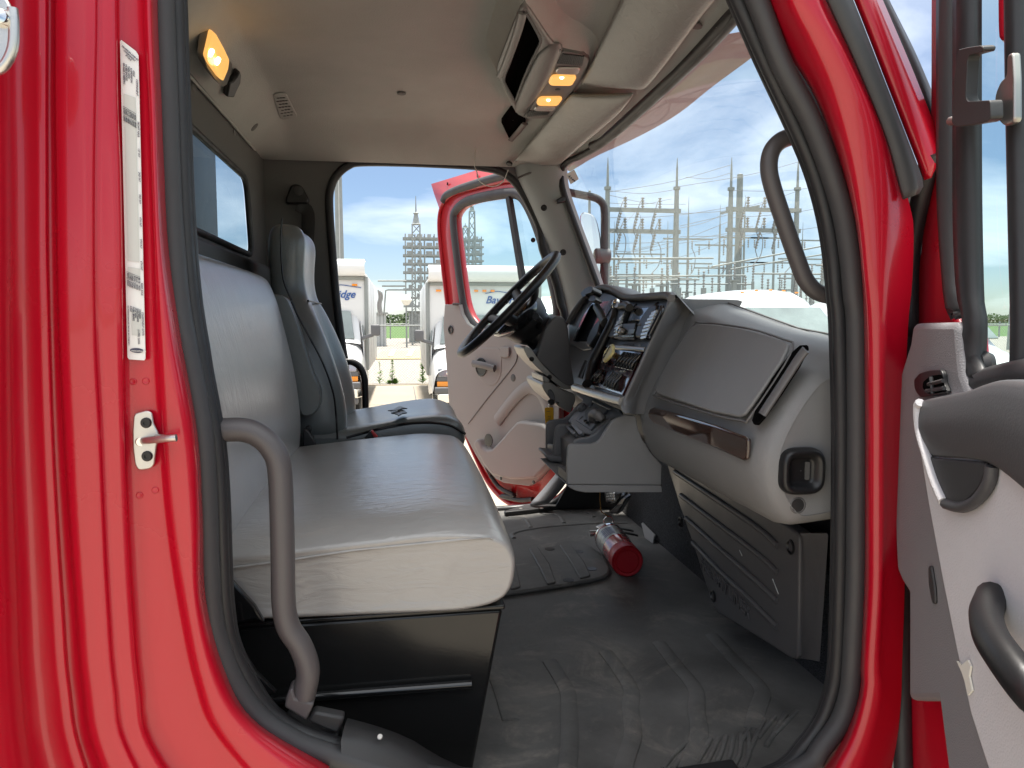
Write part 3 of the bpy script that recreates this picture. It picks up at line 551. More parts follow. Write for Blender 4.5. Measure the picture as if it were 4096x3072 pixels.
# interior flip visors
def visor(name, top, bot, zt, zb, clip, lab):
    a = resample(cat([onL(p, .988) for p in top], 5), 14); b = resample(cat([onL(p, .982) for p in bot], 5), 14)
    lo_, hi_ = [], []
    rows = []
    for i, (p, q) in enumerate(zip(a, b)):
        s = min(1, min(i, 13 - i) / 1.2); rows.append([p.lerp(q, t) - V((0, 0, (.004 + .012 * math.sin(math.pi * min(1, max(0, t))) ** .4) * (.35 + .65 * s))) for t in (0, .04, .15, .35, .6, .85, .96, 1)])
    o = loft(name, rows, 'visor_vinyl', TR, label=lab); solid(o, .014, -1); subd(o, 1)
    tube('piping', [p - V((0, 0, .008)) for p in a], .0045, 'visor_vinyl', o, 8)
    c = prism('clip_frame', rounded([onL(R3(*p), .972) for p in clip], .006), (0, 0, -.010), 'console', o, .003)
    cc = sum((onL(R3(*p), .963) for p in clip), V()) / len(clip); box('clip_slot', cc + V((.008, 0, 0)), (.022, .018, .006), 'black', c)
    return o
visor('flip_visor', [R3(*p) for p in [(1300,-420),(1195,-210),(1090,0),(950,290),(860,480),(800,590)]], [R3(*p) for p in [(2080,-400),(1900,-210),(1700,10),(1490,300),(1330,510),(1245,625)]], 2.365, 2.325, [(1200,570),(1220,535),(1310,535),(1290,570),(1275,585),(1205,580)], 'grey vinyl sun visor folded up on the near side')
visor('flip_visor', [R3(*p) for p in [(735,665),(680,720),(560,860),(430,1020),(330,1130),(298,1172)]], [R3(*p) for p in [(1180,655),(1090,760),(960,880),(800,1020),(680,1125),(600,1198)]], 2.345, 2.325, [(985,800),(1010,762),(1095,760),(1060,808),(1040,812)], 'grey vinyl sun visor folded up on the driver side')
disc('trim_plug', onZ(R3(1625,193), 2.297), (-.3, 0, -1), .014, 'liner_dark', liner, .004); disc('trim_plug', onZ(R3(985,880), 2.31), (-.3, 0, -1), .010, 'liner_dark', liner, .004)
disc('visor_pivot', onZ(R3(1808,218), 2.275), (-.5, 0, -1), .010, 'satin', liner, .006)
disc('trim_plug', onZ(R3(252,1212), 2.283), (-.3, -.4, -1), .012, 'black', liner, .006)
# overhead console: plate with an open bin, ridge and lamp panel
CZ = 2.358
outl = [(365,12),(400,50),(520,230),(590,320),(640,355),(730,372),(800,385),(840,412),(848,450),(820,530),(740,660),(620,800),(585,840),(550,860),(480,872),(400,868),(330,845),(290,800),(240,690),(185,590),(166,530),(168,470),(230,300),(330,50)]
hole = [(362,70),(395,110),(440,190),(480,270),(484,300),(455,360),(420,430),(380,520),(340,620),(312,700),(296,735),(280,715),(245,655),(222,610),(212,580),(225,530),(260,440),(300,310),(335,190),(352,120)]
n_ = 72
OL = resample(cat([onZ(R3(*p), CZ) for p in outl], 4, True), n_, True); HL = resample(cat([onZ(R3(*p), CZ) for p in hole], 4, True), n_, True)
OU = [V((p.x, p.y, 2.425)) for p in OL]
def align(A, B):
    best = min(range(len(B)), key=lambda s: sum((A[i] - B[(i + s) % len(B)]).length for i in range(0, len(A), 6))); return [B[(i + best) % len(B)] for i in range(len(A))]
HL = align(OL, HL)
oc_ = sum(OL, V()) / n_
def flare(p, k, f):
    q = p.lerp(oc_, -k); zr_ = linz(max(-.5, min(.655, q.x)), max(1.02, min(2.9, q.y))) + .004; return V((q.x, q.y, CZ + .004 + (zr_ - CZ) * f))
con = loft('overhead_console', [[p + V((0, 0, .012)) for p in OL], OL, [p.lerp(q, .04) - V((0, 0, .004)) for p, q in zip(OL, HL)], [p.lerp(q, .9) - V((0, 0, .004)) for p, q in zip(OL, HL)], HL], 'console', TR, cu=True, label='grey overhead console with open bin and amber lamps')
loft('console_surround', [[p.lerp(oc_, -.004) + V((0, 0, .001)) for p in OL], [flare(p, .06, .22) for p in OL], [flare(p, .16, .62) for p in OL], [flare(p, .30, .93) for p in OL], [flare(p, .42, 1.04) for p in OL]], 'liner', con, cu=True, sub=1)
loft('storage_bin', [HL, [p + V((0, 0, .018)) for p in HL], [p.lerp(sum(HL, V()) / n_, .98) + V((0, 0, .018)) for p in HL]], 'recess_shade', con, cu=True)  # shallow bin; its black lining paints the shade of a deeper one
tube('bin_rim', [p - V((0, 0, .003)) for p in HL], .004, 'dark_trim', con, 8, closed=True)
rdg = cat([onZ(R3(*p), CZ - .002) for p in [(600,318),(545,405),(470,560),(400,690),(322,826)]], 6); tube('ridge', rdg, [(.003 + .013 * math.sin(math.pi * min(1, max(0, k / (len(rdg) - 1)))) ** .45, .010 + .024 * math.sin(math.pi * k / (len(rdg) - 1)) ** .5 if 0 < k < len(rdg) - 1 else .010) for k in range(len(rdg))], 'console', con, 14, flat=(0, 0, 1))
tube('bin_lip', [onZ(R3(*p), CZ - .004) for p in [(352,90),(320,210),(270,360),(215,500),(185,560)]], (.006, .011), 'console', con, 10, flat=(0, 0, 1), sm=4)
tube('panel_seam', [onZ(R3(*p), CZ - .0085) for p in [(630,362),(560,500),(470,670),(358,862)]], .0018, 'black', con, 6, sm=4)
def cp(pts, z=CZ - .005): return [onZ(R3(*p), z) for p in pts]
def lens(pts, mt, th=.005): return prism('lens', rounded(cp(pts), .008), (0, 0, -th), mt, con, .0025)
prism('lamp_panel', rounded(cp([(640,368),(780,392),(832,420),(838,450),(740,630),(600,820),(560,845),(480,858),(375,858),(470,690),(565,510)]), .012), (0, 0, -.003), 'console', con, .001)
l1 = prism('map_lamp', rounded(cp([(570,545),(740,545),(748,565),(720,612),(700,620),(560,618),(542,600),(550,570)], CZ - .008), .008), (0, 0, -.006), 'lens_amber', con, .003, label='glowing amber map lamp')
l2 = prism('map_lamp', rounded(cp([(480,707),(635,705),(645,720),(615,762),(600,770),(468,768),(452,750),(460,725)], CZ - .008), .008), (0, 0, -.006), 'lens_amber', con, .003, label='glowing amber map lamp')
for p in [(640,572),(541,738)]: lathe('bulb', [(-.004, .003), (0, .0065), (.004, .003)], onZ(R3(*p), CZ - .0145), (0, 0, -1), 'bulb', con, 10)
prism('map_lamp', rounded(cp([(610,490),(770,490),(780,505),(765,530),(745,537),(605,533),(592,515)], CZ - .008), .008), (0, 0, -.006), 'lens_clear', con, .003)
prism('map_lamp', rounded(cp([(450,778),(590,778),(597,790),(575,807),(560,810),(440,806),(433,795)], CZ - .008), .008), (0, 0, -.006), 'lens_clear', con, .003)
for i in range(13):   # microphone grille slits
    a = (650 + i * 12.5 + 0, 395 + i * 1.5); b = (612 + i * 14.5, 465 + i * 1.2); bar('grille_slit', onZ(R3(*a), CZ - .0085), onZ(R3(*b), CZ - .0085), .004, 'black', con)
for i in range(12):
    a = (405 + i * 13.5, 815 + i * .3); b = (388 + i * 13, 858 - i * 1.2); bar('grille_slit', onZ(R3(*a), CZ - .0085), onZ(R3(*b), CZ - .0085), .004, 'black', con)
disc('button', onZ(R3(610,662), CZ - .009), (0, 0, -1), .008, 'black', con)
# second small bin towards the driver door
b2 = [(195,905),(268,803),(290,812),(375,905),(372,925),(262,1045)]
B2 = resample([onL(R3(*p), .985) for p in b2], 36, True); B2i = [p.lerp(sum(B2, V()) / 36, .12) for p in B2]
c2 = loft('side_bin', [[p + V((0, 0, .05)) for p in B2], B2, B2i, [p + V((0, 0, .012)) for p in B2i], [p.lerp(sum(B2i, V()) / 36, .98) + V((0, 0, .012)) for p in B2i]], 'recess_shade', TR, cu=True, label='small open bin beside the overhead console')  # nearly flat inset, dark inside painted in matt black
tube('bin_lip', [onL(R3(*p), .98) for p in [(262,1035),(320,970),(368,912)]], (.006, .012), 'console', c2, 8, flat=(0, 0, 1))
# aerial puck with loose wire on the far header
pk = onY(R2(2003,930), 2.86); ant = lathe('wire_grommet', [(0, .020), (.008, .018), (.014, .008)], pk, (0, -1, -.3), 'black', TR, 16, label='small black grommet with a loose wire hanging from the header')
tube('loose_wire', [onY(R2(2000,950), 2.83), onY(R2(1985,1080), 2.80), onY(R5(915,130), 2.78), onY(R5(935,190), 2.78), onY(R5(1000,220), 2.78), onY(R5(1070,195), 2.79), onY(R5(1105,120), 2.80)], .0018, 'sticker_grey', ant, 6, sm=6)
# driver-side exterior mirror on its tubular arm
MY = 3.32
arm = tube('mirror_arm', [onY(S6(*p), MY) for p in [(60,290),(130,310),(250,335),(330,352),(380,385),(400,440),(402,600),(402,800),(402,1010),(400,1150)]], .0175, 'rubber_grey', TR, 12, sm=4, label='bent black tube carrying the driver side mirror')
mo = [onY(S6(*p), MY) for p in [(222,480),(240,458),(280,462),(320,480),(345,520),(372,640),(378,760),(376,880),(360,1000),(330,1040),(270,900),(235,700),(222,600)]]
prism('mirror_head', rounded(mo, .02), (.02, .06, 0), 'chrome', arm, .012, 3)
lathe('mirror_clamp', [(-.035, .03), (-.03, .035), (.03, .035), (.035, .03)], onY(S6(385,782), MY), (1, 0, 0), 'grey_plastic', arm, 16)
# ================================================================== seats and grab handles
def yz_loft(name, sec, stations, mt, parent, sub=1, label=None, crown=None):
    """closed section in (x,z), repeated along y; stations: (y, shrink towards section centre in metres)"""
    c = sum((V((p[0], 0, p[1])) for p in sec), V()) / len(sec); rows = []
    for y, s in stations:
        r = []
        for k, p in enumerate(sec):
            a, b = sec[k - 1], sec[(k + 1) % len(sec)]; t = V((b[0] - a[0], 0, b[1] - a[1])).normalized(); n = V((-t.z, 0, t.x))
            if n.dot(V((p[0], 0, p[1])) - c) < 0: n = -n
            q = V((p[0], 0, p[1])) - n * s
            if crown: q.z += crown(p, y)
            r.append(V((q.x, y, q.z)))
        rows.append(r)
    return loft(name, rows, mt, parent, cu=True, capu=True, sub=sub, label=label)
def round2(pts, r, seg=4): return [(p.x, p.z) for p in rounded([V((a, 0, b)) for a, b in pts], r, seg)]
# bench cushion
sec = round2([(-.46, 1.225), (-.46, 1.325), (-.2, 1.352), (.06, 1.374), (.158, 1.362), (.184, 1.30), (.170, 1.232), (.10, 1.216)], [.02, .03, .2, .2, .075, .06, .045, .05], 4)
sts = [(1.150, .020), (1.146, .010), (1.148, .004), (1.158, .0), (1.19, .0), (1.30, .0), (1.5, .0), (1.75, .0), (1.95, .0), (2.05, .002), (2.08, .008), (2.092, .018), (2.095, .03)]
def cr_(p, y):
    t = min(1, max(0, (p[1] - 1.30) / .06)); w = max(0, 1 - ((y - 1.62) / .47) ** 2); edge = max(0, 1 - abs(y - 1.15) / .05)
    return t * (.022 * w - .022 * edge * (1 if y < 1.2 else 0))
bench = yz_loft('bench_cushion', sec, sts, 'seat_vinyl', TR, 2, 'two-person bench cushion in pale grey vinyl', cr_)
seam = [onY(S2(*p), 1.1475) for p in [(290,932),(640,885),(1000,832),(1400,790),(1700,764),(1760,770)]]
tube('seam', seam, .0022, 'seat_vinyl', bench, 6, sm=5)
tube('seam', [onY(S2(*p), 1.150) + V((-.007, .002, 0)) for p in [(1750,765),(1800,790),(1840,850),(1862,930),(1862,1010)]], .002, 'seat_vinyl', bench, 6, sm=4)
# bench back
bsec = round2([(-.275, 1.30), (-.262, 1.40), (-.275, 1.55), (-.318, 1.74), (-.345, 1.805), (-.40, 1.80), (-.42, 1.70), (-.36, 1.30)], [.02, .08, .2, .1, .035, .03, .05, .02], 4)
bst = [(1.128, .035), (1.132, .018), (1.142, .006), (1.165, 0), (1.3, 0), (1.6, 0), (1.9, 0), (2.03, .003), (2.07, .012), (2.088, .028), (2.092, .045)]
bb = yz_loft('bench_back', bsec, bst, 'back_vinyl', TR, 2, 'bench backrest in pale grey vinyl')
# black steel seat box with lower bar
bx = prism('seat_box', [V(p) for p in [(-.47, 1.165, FLOOR), (.105, 1.165, FLOOR), (.158, 1.165, 1.205), (.158, 1.165, 1.212), (-.47, 1.165, 1.205)]], (0, .9, 0), 'black_paint', TR, .006, 3, label='glossy black steel box under the bench')
prism('top_flange', [V(p) for p in [(-.47, 1.158, 1.205), (.162, 1.158, 1.213), (.162, 1.158, 1.222), (-.47, 1.158, 1.214)]], (0, .91, 0), 'black_paint', bx, .003)
tube('lower_bar', [onY(S2(*p), 1.156) for p in [(500,1665),(800,1638),(1000,1622),(1300,1598),(1640,1572)]], .0075, 'black_gloss', bx, 10)
disc('bolt', onY(S2(1735,1125), 1.17) , (0, -.3, 1), .012, 'black', bx)
prism('side_bracket', [onY(S2(*p), 1.12) for p in [(278,960),(300,985),(440,1140),(495,1235),(440,1215),(330,1240),(275,1250)]], (0, .012, 0), 'black_gloss', bx, .003)
prism('kick_plate', [onY(S2(*p), 1.09) for p in [(300,1195),(318,1200),(330,1280),(380,1400),(450,1510),(560,1620),(500,1640),(380,1500),(320,1370)]], (0, .01, 0), 'black', bx, .002)
# belt and buckle stalk between the seats
bk = prism('buckle_stalk', [onY(T2(*p), 2.08) for p in [(355,1480),(385,1500),(440,1585),(440,1600),(350,1600)]], (0, .012, 0), 'black', TR, .003, label='black belt stalk between the seats')
prism('buckle', rounded([onY(T2(*p), 2.10) for p in [(365,1470),(395,1465),(410,1490),(400,1520),(425,1540),(420,1560),(370,1545)]], .006), (0, .02, 0), 'black', bk, .004)
rb = prism('red_button', [onY(T2(*p), 2.105) for p in [(800,1500),(812,1497),(850,1540),(825,1545)]], (0, .02, 0), 'belt_red', bk, .002); prism('buckle', [onY(T2(*p), 2.11) for p in [(755,1550),(800,1500),(830,1545),(800,1560)]], (0, .02, 0), 'black', bk, .003)
# driver seat: lofted horizontal rings give bolsters and integral headrest
def ring(z, xf, xr, y0, y1, bol, rnd=.05):
    """front edge xf, rear xr, sides y0,y1, bolsters stand bol proud of the middle"""
    yc, h = (y0 + y1) / 2, (y1 - y0) / 2; out = []
    fr = [(-1.0, .35), (-.97, .75), (-.86, 1.0), (-.68, .95), (-.45, .30), (-.2, .02), (0, 0), (.2, .02), (.45, .30), (.68, .95), (.86, 1.0), (.97, .75), (1.0, .35)]
    for s, b in fr:
        edge = 1 if abs(s) < .9 else 0; out.append(V((xf + bol * b - (0 if abs(s) < .9 else rnd * (1 - b) * .9), yc + s * h, z)))
    out += [V((xr + .015, y1, z)), V((xr, y1 - .04, z)), V((xr, yc, z)), V((xr, y0 + .04, z)), V((xr + .015, y0, z))]
    return out
DS0, DS1 = 2.15, 2.68
rg = [ring(1.33, -.20, -.30, DS0 + .02, DS1 - .02, .02), ring(1.36, -.20, -.31, DS0, DS1, .045), ring(1.45, -.215, -.325, DS0, DS1, .055), ring(1.55, -.235, -.345, DS0 + .004, DS1 - .004, .05), ring(1.64, -.258, -.365, DS0 + .015, DS1 - .015, .04),
      ring(1.71, -.275, -.38, DS0 + .05, DS1 - .05, .025), ring(1.735, -.28, -.385, DS0 + .08, DS1 - .08, .018), ring(1.75, -.285, -.385, DS0 + .10, DS1 - .10, .012), ring(1.80, -.292, -.385, DS0 + .105, DS1 - .105, .008), ring(1.87, -.290, -.388, DS0 + .10, DS1 - .10, .01), ring(1.93, -.285, -.388, DS0 + .10, DS1 - .10, .012),
      ring(1.962, -.30, -.38, DS0 + .115, DS1 - .115, .008), ring(1.972, -.325, -.36, DS0 + .15, DS1 - .15, .0)]
dsb = loft('driver_backrest', rg, 'driver_vinyl', TR, cu=True, capu=True, sub=2, label='dark grey driver backrest with integral headrest')
tube('seam', [onY(T2(*p), 2.155) for p in [(213,90),(205,200),(210,400),(228,520),(275,635)]], .0028, 'black', dsb, 6, sm=5)
tube('seam', [onY(T2(*p), 2.10) for p in [(275,640),(330,760),(440,960),(505,1100),(555,1260),(572,1400),(580,1555)]], .003, 'black', dsb, 6, sm=5)
tube('seam', [V((-.268, y, 1.742)) for y in (2.24, 2.3, 2.41, 2.52, 2.6)], .003, 'black', dsb, 6)
# folded armrest on the near side of the driver seat
arm_o = [(100,602),(150,592),(205,597),(245,625),(275,690),(330,840),(375,990),(420,1130),(462,1210),(470,1290),(455,1350),(420,1390),(350,1408),(300,1300),(240,1100),(180,850),(120,660)]
ar = prism('folded_armrest', rounded([onY(T2(*p), 2.10) for p in arm_o], .02), (0, .055, 0), 'driver_vinyl', TR, .018, 4, label='dark grey armrest folded up against the driver seat')
# driver cushion
dsec = round2([(-.30, 1.29), (-.30, 1.375), (-.18, 1.37), (.02, 1.405), (.12, 1.412), (.180, 1.385), (.192, 1.33), (.17, 1.29)], [.02, .03, .1, .15, .06, .04, .03, .02], 4)
dcu = yz_loft('driver_cushion', dsec, [(2.15, .03), (2.155, .014), (2.17, .004), (2.21, 0), (2.3, -.0), (2.42, 0), (2.55, 0), (2.64, 0), (2.67, .006), (2.685, .02), (2.69, .035)], 'driver_vinyl', TR, 2, 'worn dark grey driver cushion with a torn patch', lambda p, y: -.012 * max(0, 1 - ((y - 2.42) / .2) ** 2) if p[1] > 1.35 else 0)
tube('seam', [onY(T2(*p), 2.152) for p in [(640,1545),(800,1500),(900,1478),(1050,1450),(1200,1445),(1330,1465),(1430,1520)]], .004, 'black', dcu, 6, sm=5)
tr_ = [onZ(T2(*p), 1.409) for p in [(935,1393),(975,1383),(1000,1366),(1022,1378),(1042,1392),(1010,1398),(985,1412),(975,1402)]]
prism('torn_patch', [p + V((0, 0, .004)) for p in tr_], (0, 0, .003), 'black', dcu)
tube('torn_flap', [p + V((0, 0, .012)) for p in (tr_[0], tr_[1], tr_[2], tr_[3])], (.002, .012), 'black', dcu, 6, flat=(0, 0, 1))
bp_ = box('seat_pedestal', (-.06, 2.42, 1.10), (.40, .42, .36), 'black', TR, .02)
# grab handles
gh = tube('grab_handle', [onY(S2(*p), 1.0 if i > 0 else 1.01) for i, p in enumerate([(190,160),(255,165),(380,166),(470,200),(540,272),(577,370),(590,600),(597,900),(602,1130),(628,1255),(688,1350),(725,1440),(735,1520),(712,1640)])], .0158, 'handle', TR, 18, sm=6, label='grey curved grab handle beside the bench')
prism('handle_foot', [onY(T3(*p), .985) for p in [(718,100),(745,85),(760,150),(880,185),(830,290),(690,205),(700,150)]], (0, .03, 0), 'handle', gh, .006, 3)
tube('grab_handle', [onY(R4(*p), 1.055) for p in [(420,680),(340,697),(280,722),(238,772),(224,850),(240,945),(300,1130),(372,1335),(412,1430),(465,1487),(535,1510),(620,1515)]], .0128, 'handle', TR, 16, sm=6, label='grey grab handle on the near windscreen pillar')
tube('grab_handle', [onY(R5(*p), 2.90) for p in [(60,1272),(105,1275),(165,1280),(212,1312),(236,1372),(242,1450),(245,1600),(246,1750)]], .0128, 'black', TR, 14, sm=6, label='black grab handle by the driver doorway')
# ================================================================== dashboard
def zc(y):
    k = [(1.0, 1.640), (1.1, 1.646), (1.3, 1.664), (1.41, 1.684), (1.56, 1.710), (1.62, 1.722), (1.7, 1.735), (3, 1.735)]
    for (a, u), (b, v) in zip(k, k[1:]):
        if y <= b: return u + (v - u) * max(0, (y - a) / (b - a))
def dsec_(y, dx=0):
    c = zc(y); return [V((x + dx, y, z)) for x, z in [(.93, c - .10), (.84, c - .030), (.74, c + .001), (.675, c - .006), (.640, c - .026), (.607, 1.60), (.572, 1.55), (.549, 1.50), (.541, 1.46), (.551, 1.41), (.580, 1.366), (.62, 1.36), (.80, 1.38)]]
ydash = [1.045, 1.05, 1.062, 1.09, 1.15, 1.25, 1.35, 1.45, 1.55, 1.62]
rows = []
for i, y in enumerate(ydash):
    k = [.030, .016, .006, 0][i] if i < 4 else 0; r = dsec_(y); c = V((.75, y, 1.52))
    rows.append([p + (c - p).normalized() * k for p in r])
rows = [cat(r, 3) for r in rows]
db = loft('dashboard', rows, 'dash', TR, label='grey dashboard with glove box on the passenger side')
f = link('end_cap', fixn(mesh([V((p.x, 1.046, p.z)) for p in rows[0]], [tuple(range(len(rows[0])))])), db, 'dash', smooth=False)
# driver side of the dash body and top
rows = [cat([p + V((.0, 0, 0)) for p in [V((.93, y, 1.62)), V((.84, y, 1.685)), V((.73, y, 1.715)), V((.665, y, 1.69)), V((.62, y, 1.60)), V((.60, y, 1.50)), V((.60, y, 1.38)), V((.80, y, 1.36))]], 3) for y in (1.61, 1.8, 2.1, 2.4, 2.6, 2.75, 2.86)]
loft('dash_body', rows, 'dash_dark', db)
tube('defrost_seam', [V((.74, y, zc(y) + .004)) for y in (1.1, 1.3, 1.5, 1.62)], .002, 'dash_dark', db, 6)
# glove box lid on the sloping face
gpo, gpn = V((.545, 1.3, 1.524)), V((-.885, 0, .465)).normalized()
def onG(p, e=0.0): return onP(p, gpo + gpn * e, gpn)
lid = [(480,392),(600,400),(760,425),(900,465),(1010,500),(1048,522),(1040,560),(1000,640),(900,790),(820,905),(770,970),(740,985),(560,950),(380,890),(215,838),(207,810),(240,720),(310,590),(400,460),(440,410)]
gl_ = prism('glove_box_lid', [onG(R7(*p), .001) for p in lid], gpn * .0065, 'dash', db, .003, 3, label='wide glove box lid')
tube('lid_groove', [onG(R7(*p), .004) for p in [(470,380),(760,412),(1010,488),(1062,520),(1010,650),(785,985),(745,1000),(560,962),(208,850),(194,815),(300,590),(430,400)]], .0022, 'dash_dark', db, 6, closed=True, sm=3)
# wood look strip
tpo, tpn = V((.541, 1.3, 1.47)), V((-1, 0, -.05)).normalized()
ts = [(165,950),(175,922),(200,913),(400,970),(600,1030),(780,1098),(803,1112),(802,1180),(795,1245),(775,1252),(560,1158),(350,1078),(200,1015),(172,985)]
prism('trim_strip', [onP(R7(*p), tpo, tpn) for p in ts], tpn * .008, 'trim_gloss', db, .005, 3, label='glossy wood look trim strip')
# slot with hinged grab bar
so = [(1160,528),(1165,548),(1110,660),(1000,830),(890,985),(850,1030),(825,1028),(815,1005),(850,900),(940,740),(1050,590),(1120,530)]
prism('handle_slot', [onG(R7(*p), .0) for p in so], gpn * .0045, 'recess_shade', db, .001)  # raised black piece painting the dark of a recessed slot
tube('dash_handle', [onG(R7(*p), .006) for p in [(1142,552),(1098,608),(1030,712),(950,835),(888,930),(868,962)]], (.005, .0105), 'dash_dark', db, 14, flat=gpn, sm=5)
# round-cornered outlet on the end cap
oc = onY(R7(1108,1315), 1.046)
def rsq(c, h, r, y, n=6): return rounded([V((c.x - h, y, c.z - h)), V((c.x + h, y, c.z - h)), V((c.x + h, y, c.z + h)), V((c.x - h, y, c.z + h))], r, n)
s_ = .0365
vent = loft('end_outlet', [rsq(oc, s_, .026, 1.047), rsq(oc, s_, .026, 1.037), rsq(oc, s_ - .004, .023, 1.030), rsq(oc, s_ - .010, .018, 1.030), rsq(oc, s_ - .017, .010, 1.042), rsq(oc, s_ - .018, .008, 1.0445), rsq(oc, .001, .0005, 1.0445)], 'black', db, cu=True, sub=1, label='black square outlet ring on the dash end')
prism('outlet_flap', rounded([V((oc.x + .006, 1.0435, oc.z - .014)), V((oc.x + .012, 1.040, oc.z - .014)), V((oc.x + .012, 1.040, oc.z + .014)), V((oc.x + .006, 1.0435, oc.z + .014))], .002), (0, .001, 0), 'dark_trim', vent)
lathe('hole_plug', [(-.002, .0135), (0, .0135), (.0012, .0115), (-.004, .0105)], onY(R7(1092,1535), 1.046), (0, -1, 0), 'dash_dark', db, 18)
disc('hole_cap', onY(R7(1092,1535), 1.0455), (0, -1, 0), .0105, 'dark_trim', db, .001, 18)
# --- centre stack: plane through its lower and upper edge
sB, sT = V((.475, 1.7, 1.505)), V((.574, 1.7, 1.734)); su = (sT - sB).normalized(); sn = V((-su.z, 0, su.x))
def onS(p, e=0.0): return onP(p, sB + sn * e, sn)
def sp(pts, e=0.0): return [onS(T1(*p), e) for p in pts]
stk = prism('centre_stack', sp([(210,460),(330,280),(470,140),(560,105),(680,140),(780,195),(900,210),(1290,190),(1290,240),(1060,740),(815,1310),(270,1140),(215,800)], -.006), sn * -.02, 'stack', TR, label='dark centre stack with radio, vents and switches')
# hood ridge over gauges and stack
rp = [(185,440),(215,380),(300,250),(380,150),(460,85),(560,45),(640,60),(720,100),(790,140),(860,158),(960,155),(1100,142),(1240,132),(1300,138),(1322,165)]
A = resample(cat(sp(rp, .012), 5), 50)
ip = [(215,470),(240,410),(330,280),(400,190),(475,125),(565,92),(640,105),(720,140),(780,178),(850,200),(960,200),(1100,195),(1230,188),(1272,192),(1288,215)]
I = resample(cat(sp(ip, -.012), 5), 50)
hood = loft('gauge_hood', [I, [a.lerp(b, .75) for a, b in zip(I, A)], A, [a + V((.015, 0, .006)) for a in A], [V((a.x + .08, a.y + .07 * (i / 49) ** 3, a.z - .004 - .028 * (i / 49) ** 4)) for i, a in enumerate(A)], [V((a.x + .20, a.y + .16 * (i / 49) ** 3, min(a.z, 1.75) - .05 - .04 * (i / 49) ** 4)) for i, a in enumerate(A)], [V((.93, a.y + .22 * (i / 49) ** 3, 1.61)) for i, a in enumerate(A)]], 'dash', stk, label='curved grey hood over gauges')
tube('hood_rim', [a + V((.004, 0, -.002)) for a in A], .0085, 'dash_dark', stk, 12)
# right-hand cheek of the stack
ca = resample(cat(sp([(1322,165),(1300,250),(1200,450),(1060,760),(930,1050),(830,1270),(805,1340),(815,1400),(860,1440)], .006), 5), 40)
cb = resample(cat([onY(T1(*p), 1.60) for p in [(1548,185),(1530,230),(1430,390),(1310,560),(1180,830),(1060,1090),(980,1290),(950,1400),(945,1455)]], 5), 40)
loft('stack_cheek', [[a + V((0, .012, -.004)), a, a.lerp(b, .15) + V((0, -.006, 0)), a.lerp(b, .5) + V((-.004, -.010, 0)), a.lerp(b, .9) + V((0, -.004, 0)), b, b + V((.05, .004, 0)), b + V((.13, .006, 0))] for a, b in zip(ca, cb)], 'dash_side', stk, sub=1)
tube('cheek_seam', [b + V((0, -.002, 0)) for b in cb], .0025, 'black', stk, 6)
# plates
prism('switch_panel', sp([(620,715),(1048,748),(822,1258),(455,1132),(410,1105)], -.005), sn * .006, 'wood', stk, .001, label='dark wood look switch panel')
tube('bright_line', sp([(650,708),(1052,742)], .003), (.003, .006), 'satin', stk, 8, flat=sn)
tube('bright_rail', sp([(270,1158),(500,1232),(660,1282),(800,1318)], .004), (.009, .011), 'satin', stk, 12, flat=sn, sm=3)
prism('rail_base', sp([(262,1150),(800,1320),(812,1390),(780,1385),(520,1290),(275,1200)], -.010), sn * .012, 'alloy_plastic', stk, .003)
gc = prism('gauge_cluster', sp([(275,655),(330,520),(450,260),(480,235),(715,205),(700,300),(560,540),(480,668)], -.012), sn * .008, 'cluster', stk, .001, label='glossy gauge glass')
prism('gauge_bezel', sp([(275,655),(470,668),(475,740),(390,760),(230,690)], -.005), sn * .006, 'stack', stk, .003)
loft('gauge_side', [sp([(262,650),(320,520),(440,265),(470,238)], .014), sp([(300,655),(355,525),(470,275),(495,245)], -.01)], 'black', stk)
# dark divider between gauges and stack
tube('divider', sp([(720,330),(700,420),(620,580),(540,740),(470,880),(420,1060),(410,1120)], .012), (.012, .016), 'black', stk, 12, flat=sn, sm=4)
prism('divider_fin', sp([(640,420),(575,480),(520,560),(480,650),(470,720),(500,740),(600,590)], .004), sn * .02, 'black', stk, .004)
# left lower dark bits
tube('wiper_stalk', sp([(340,1060),(380,960),(420,870)], .02), .010, 'black', stk, 10)
# phone holder
ph = prism('phone_holder', rounded(sp([(455,150),(480,115),(545,85),(572,95),(578,130),(560,160),(490,180),(462,178)], .03), .004), sn * .03, 'black', TR, .005, 3, label='black phone holder clamped before the gauges')
prism('jaw', rounded(sp([(405,150),(420,125),(455,125),(465,180),(425,195)], .04), .006), sn * .02, 'black', ph, .005)
prism('joint', rounded(sp([(490,185),(560,170),(580,225),(555,240),(500,235)], .03), .004), sn * .02, 'black', ph, .004)
tube('arm', sp([(510,260),(555,340),(600,440)], .022), (.008, .013), 'black', ph, 8, flat=sn)
# vents
def vent_(pts, slats, lab):
    v = prism('air_vent', rounded(sp(pts, -.004), .012), sn * .016, 'black', stk, .005, 3, label=lab)
    for a, b in slats: tube('vent_slat', sp([a, b], .0140), (.0026, .0042), 'lens_clear', v, 6, flat=sn)
    return v
vent_([(800,315),(850,290),(915,280),(905,330),(840,480),(790,620),(725,640),(685,620),(720,520),(740,420)], [((770,400),(812,360)),((745,440),(800,395)),((732,472),(795,435)),((722,505),(790,475)),((718,540),(780,515)),((715,578),(768,560))], 'left air vent of the stack')
rv = vent_([(1170,285),(1215,265),(1255,275),(1250,320),(1160,520),(1085,640),(1010,640),(1005,600),(1040,480),(1100,370)], [((1130,340),(1180,320)),((1110,372),(1165,350)),((1085,408),(1150,388)),((1062,450),(1130,430)),((1045,490),(1115,470)),((1030,530),(1100,512)),((1015,572),(1085,556)),((1012,610),(1075,597))], 'right air vent of the stack')
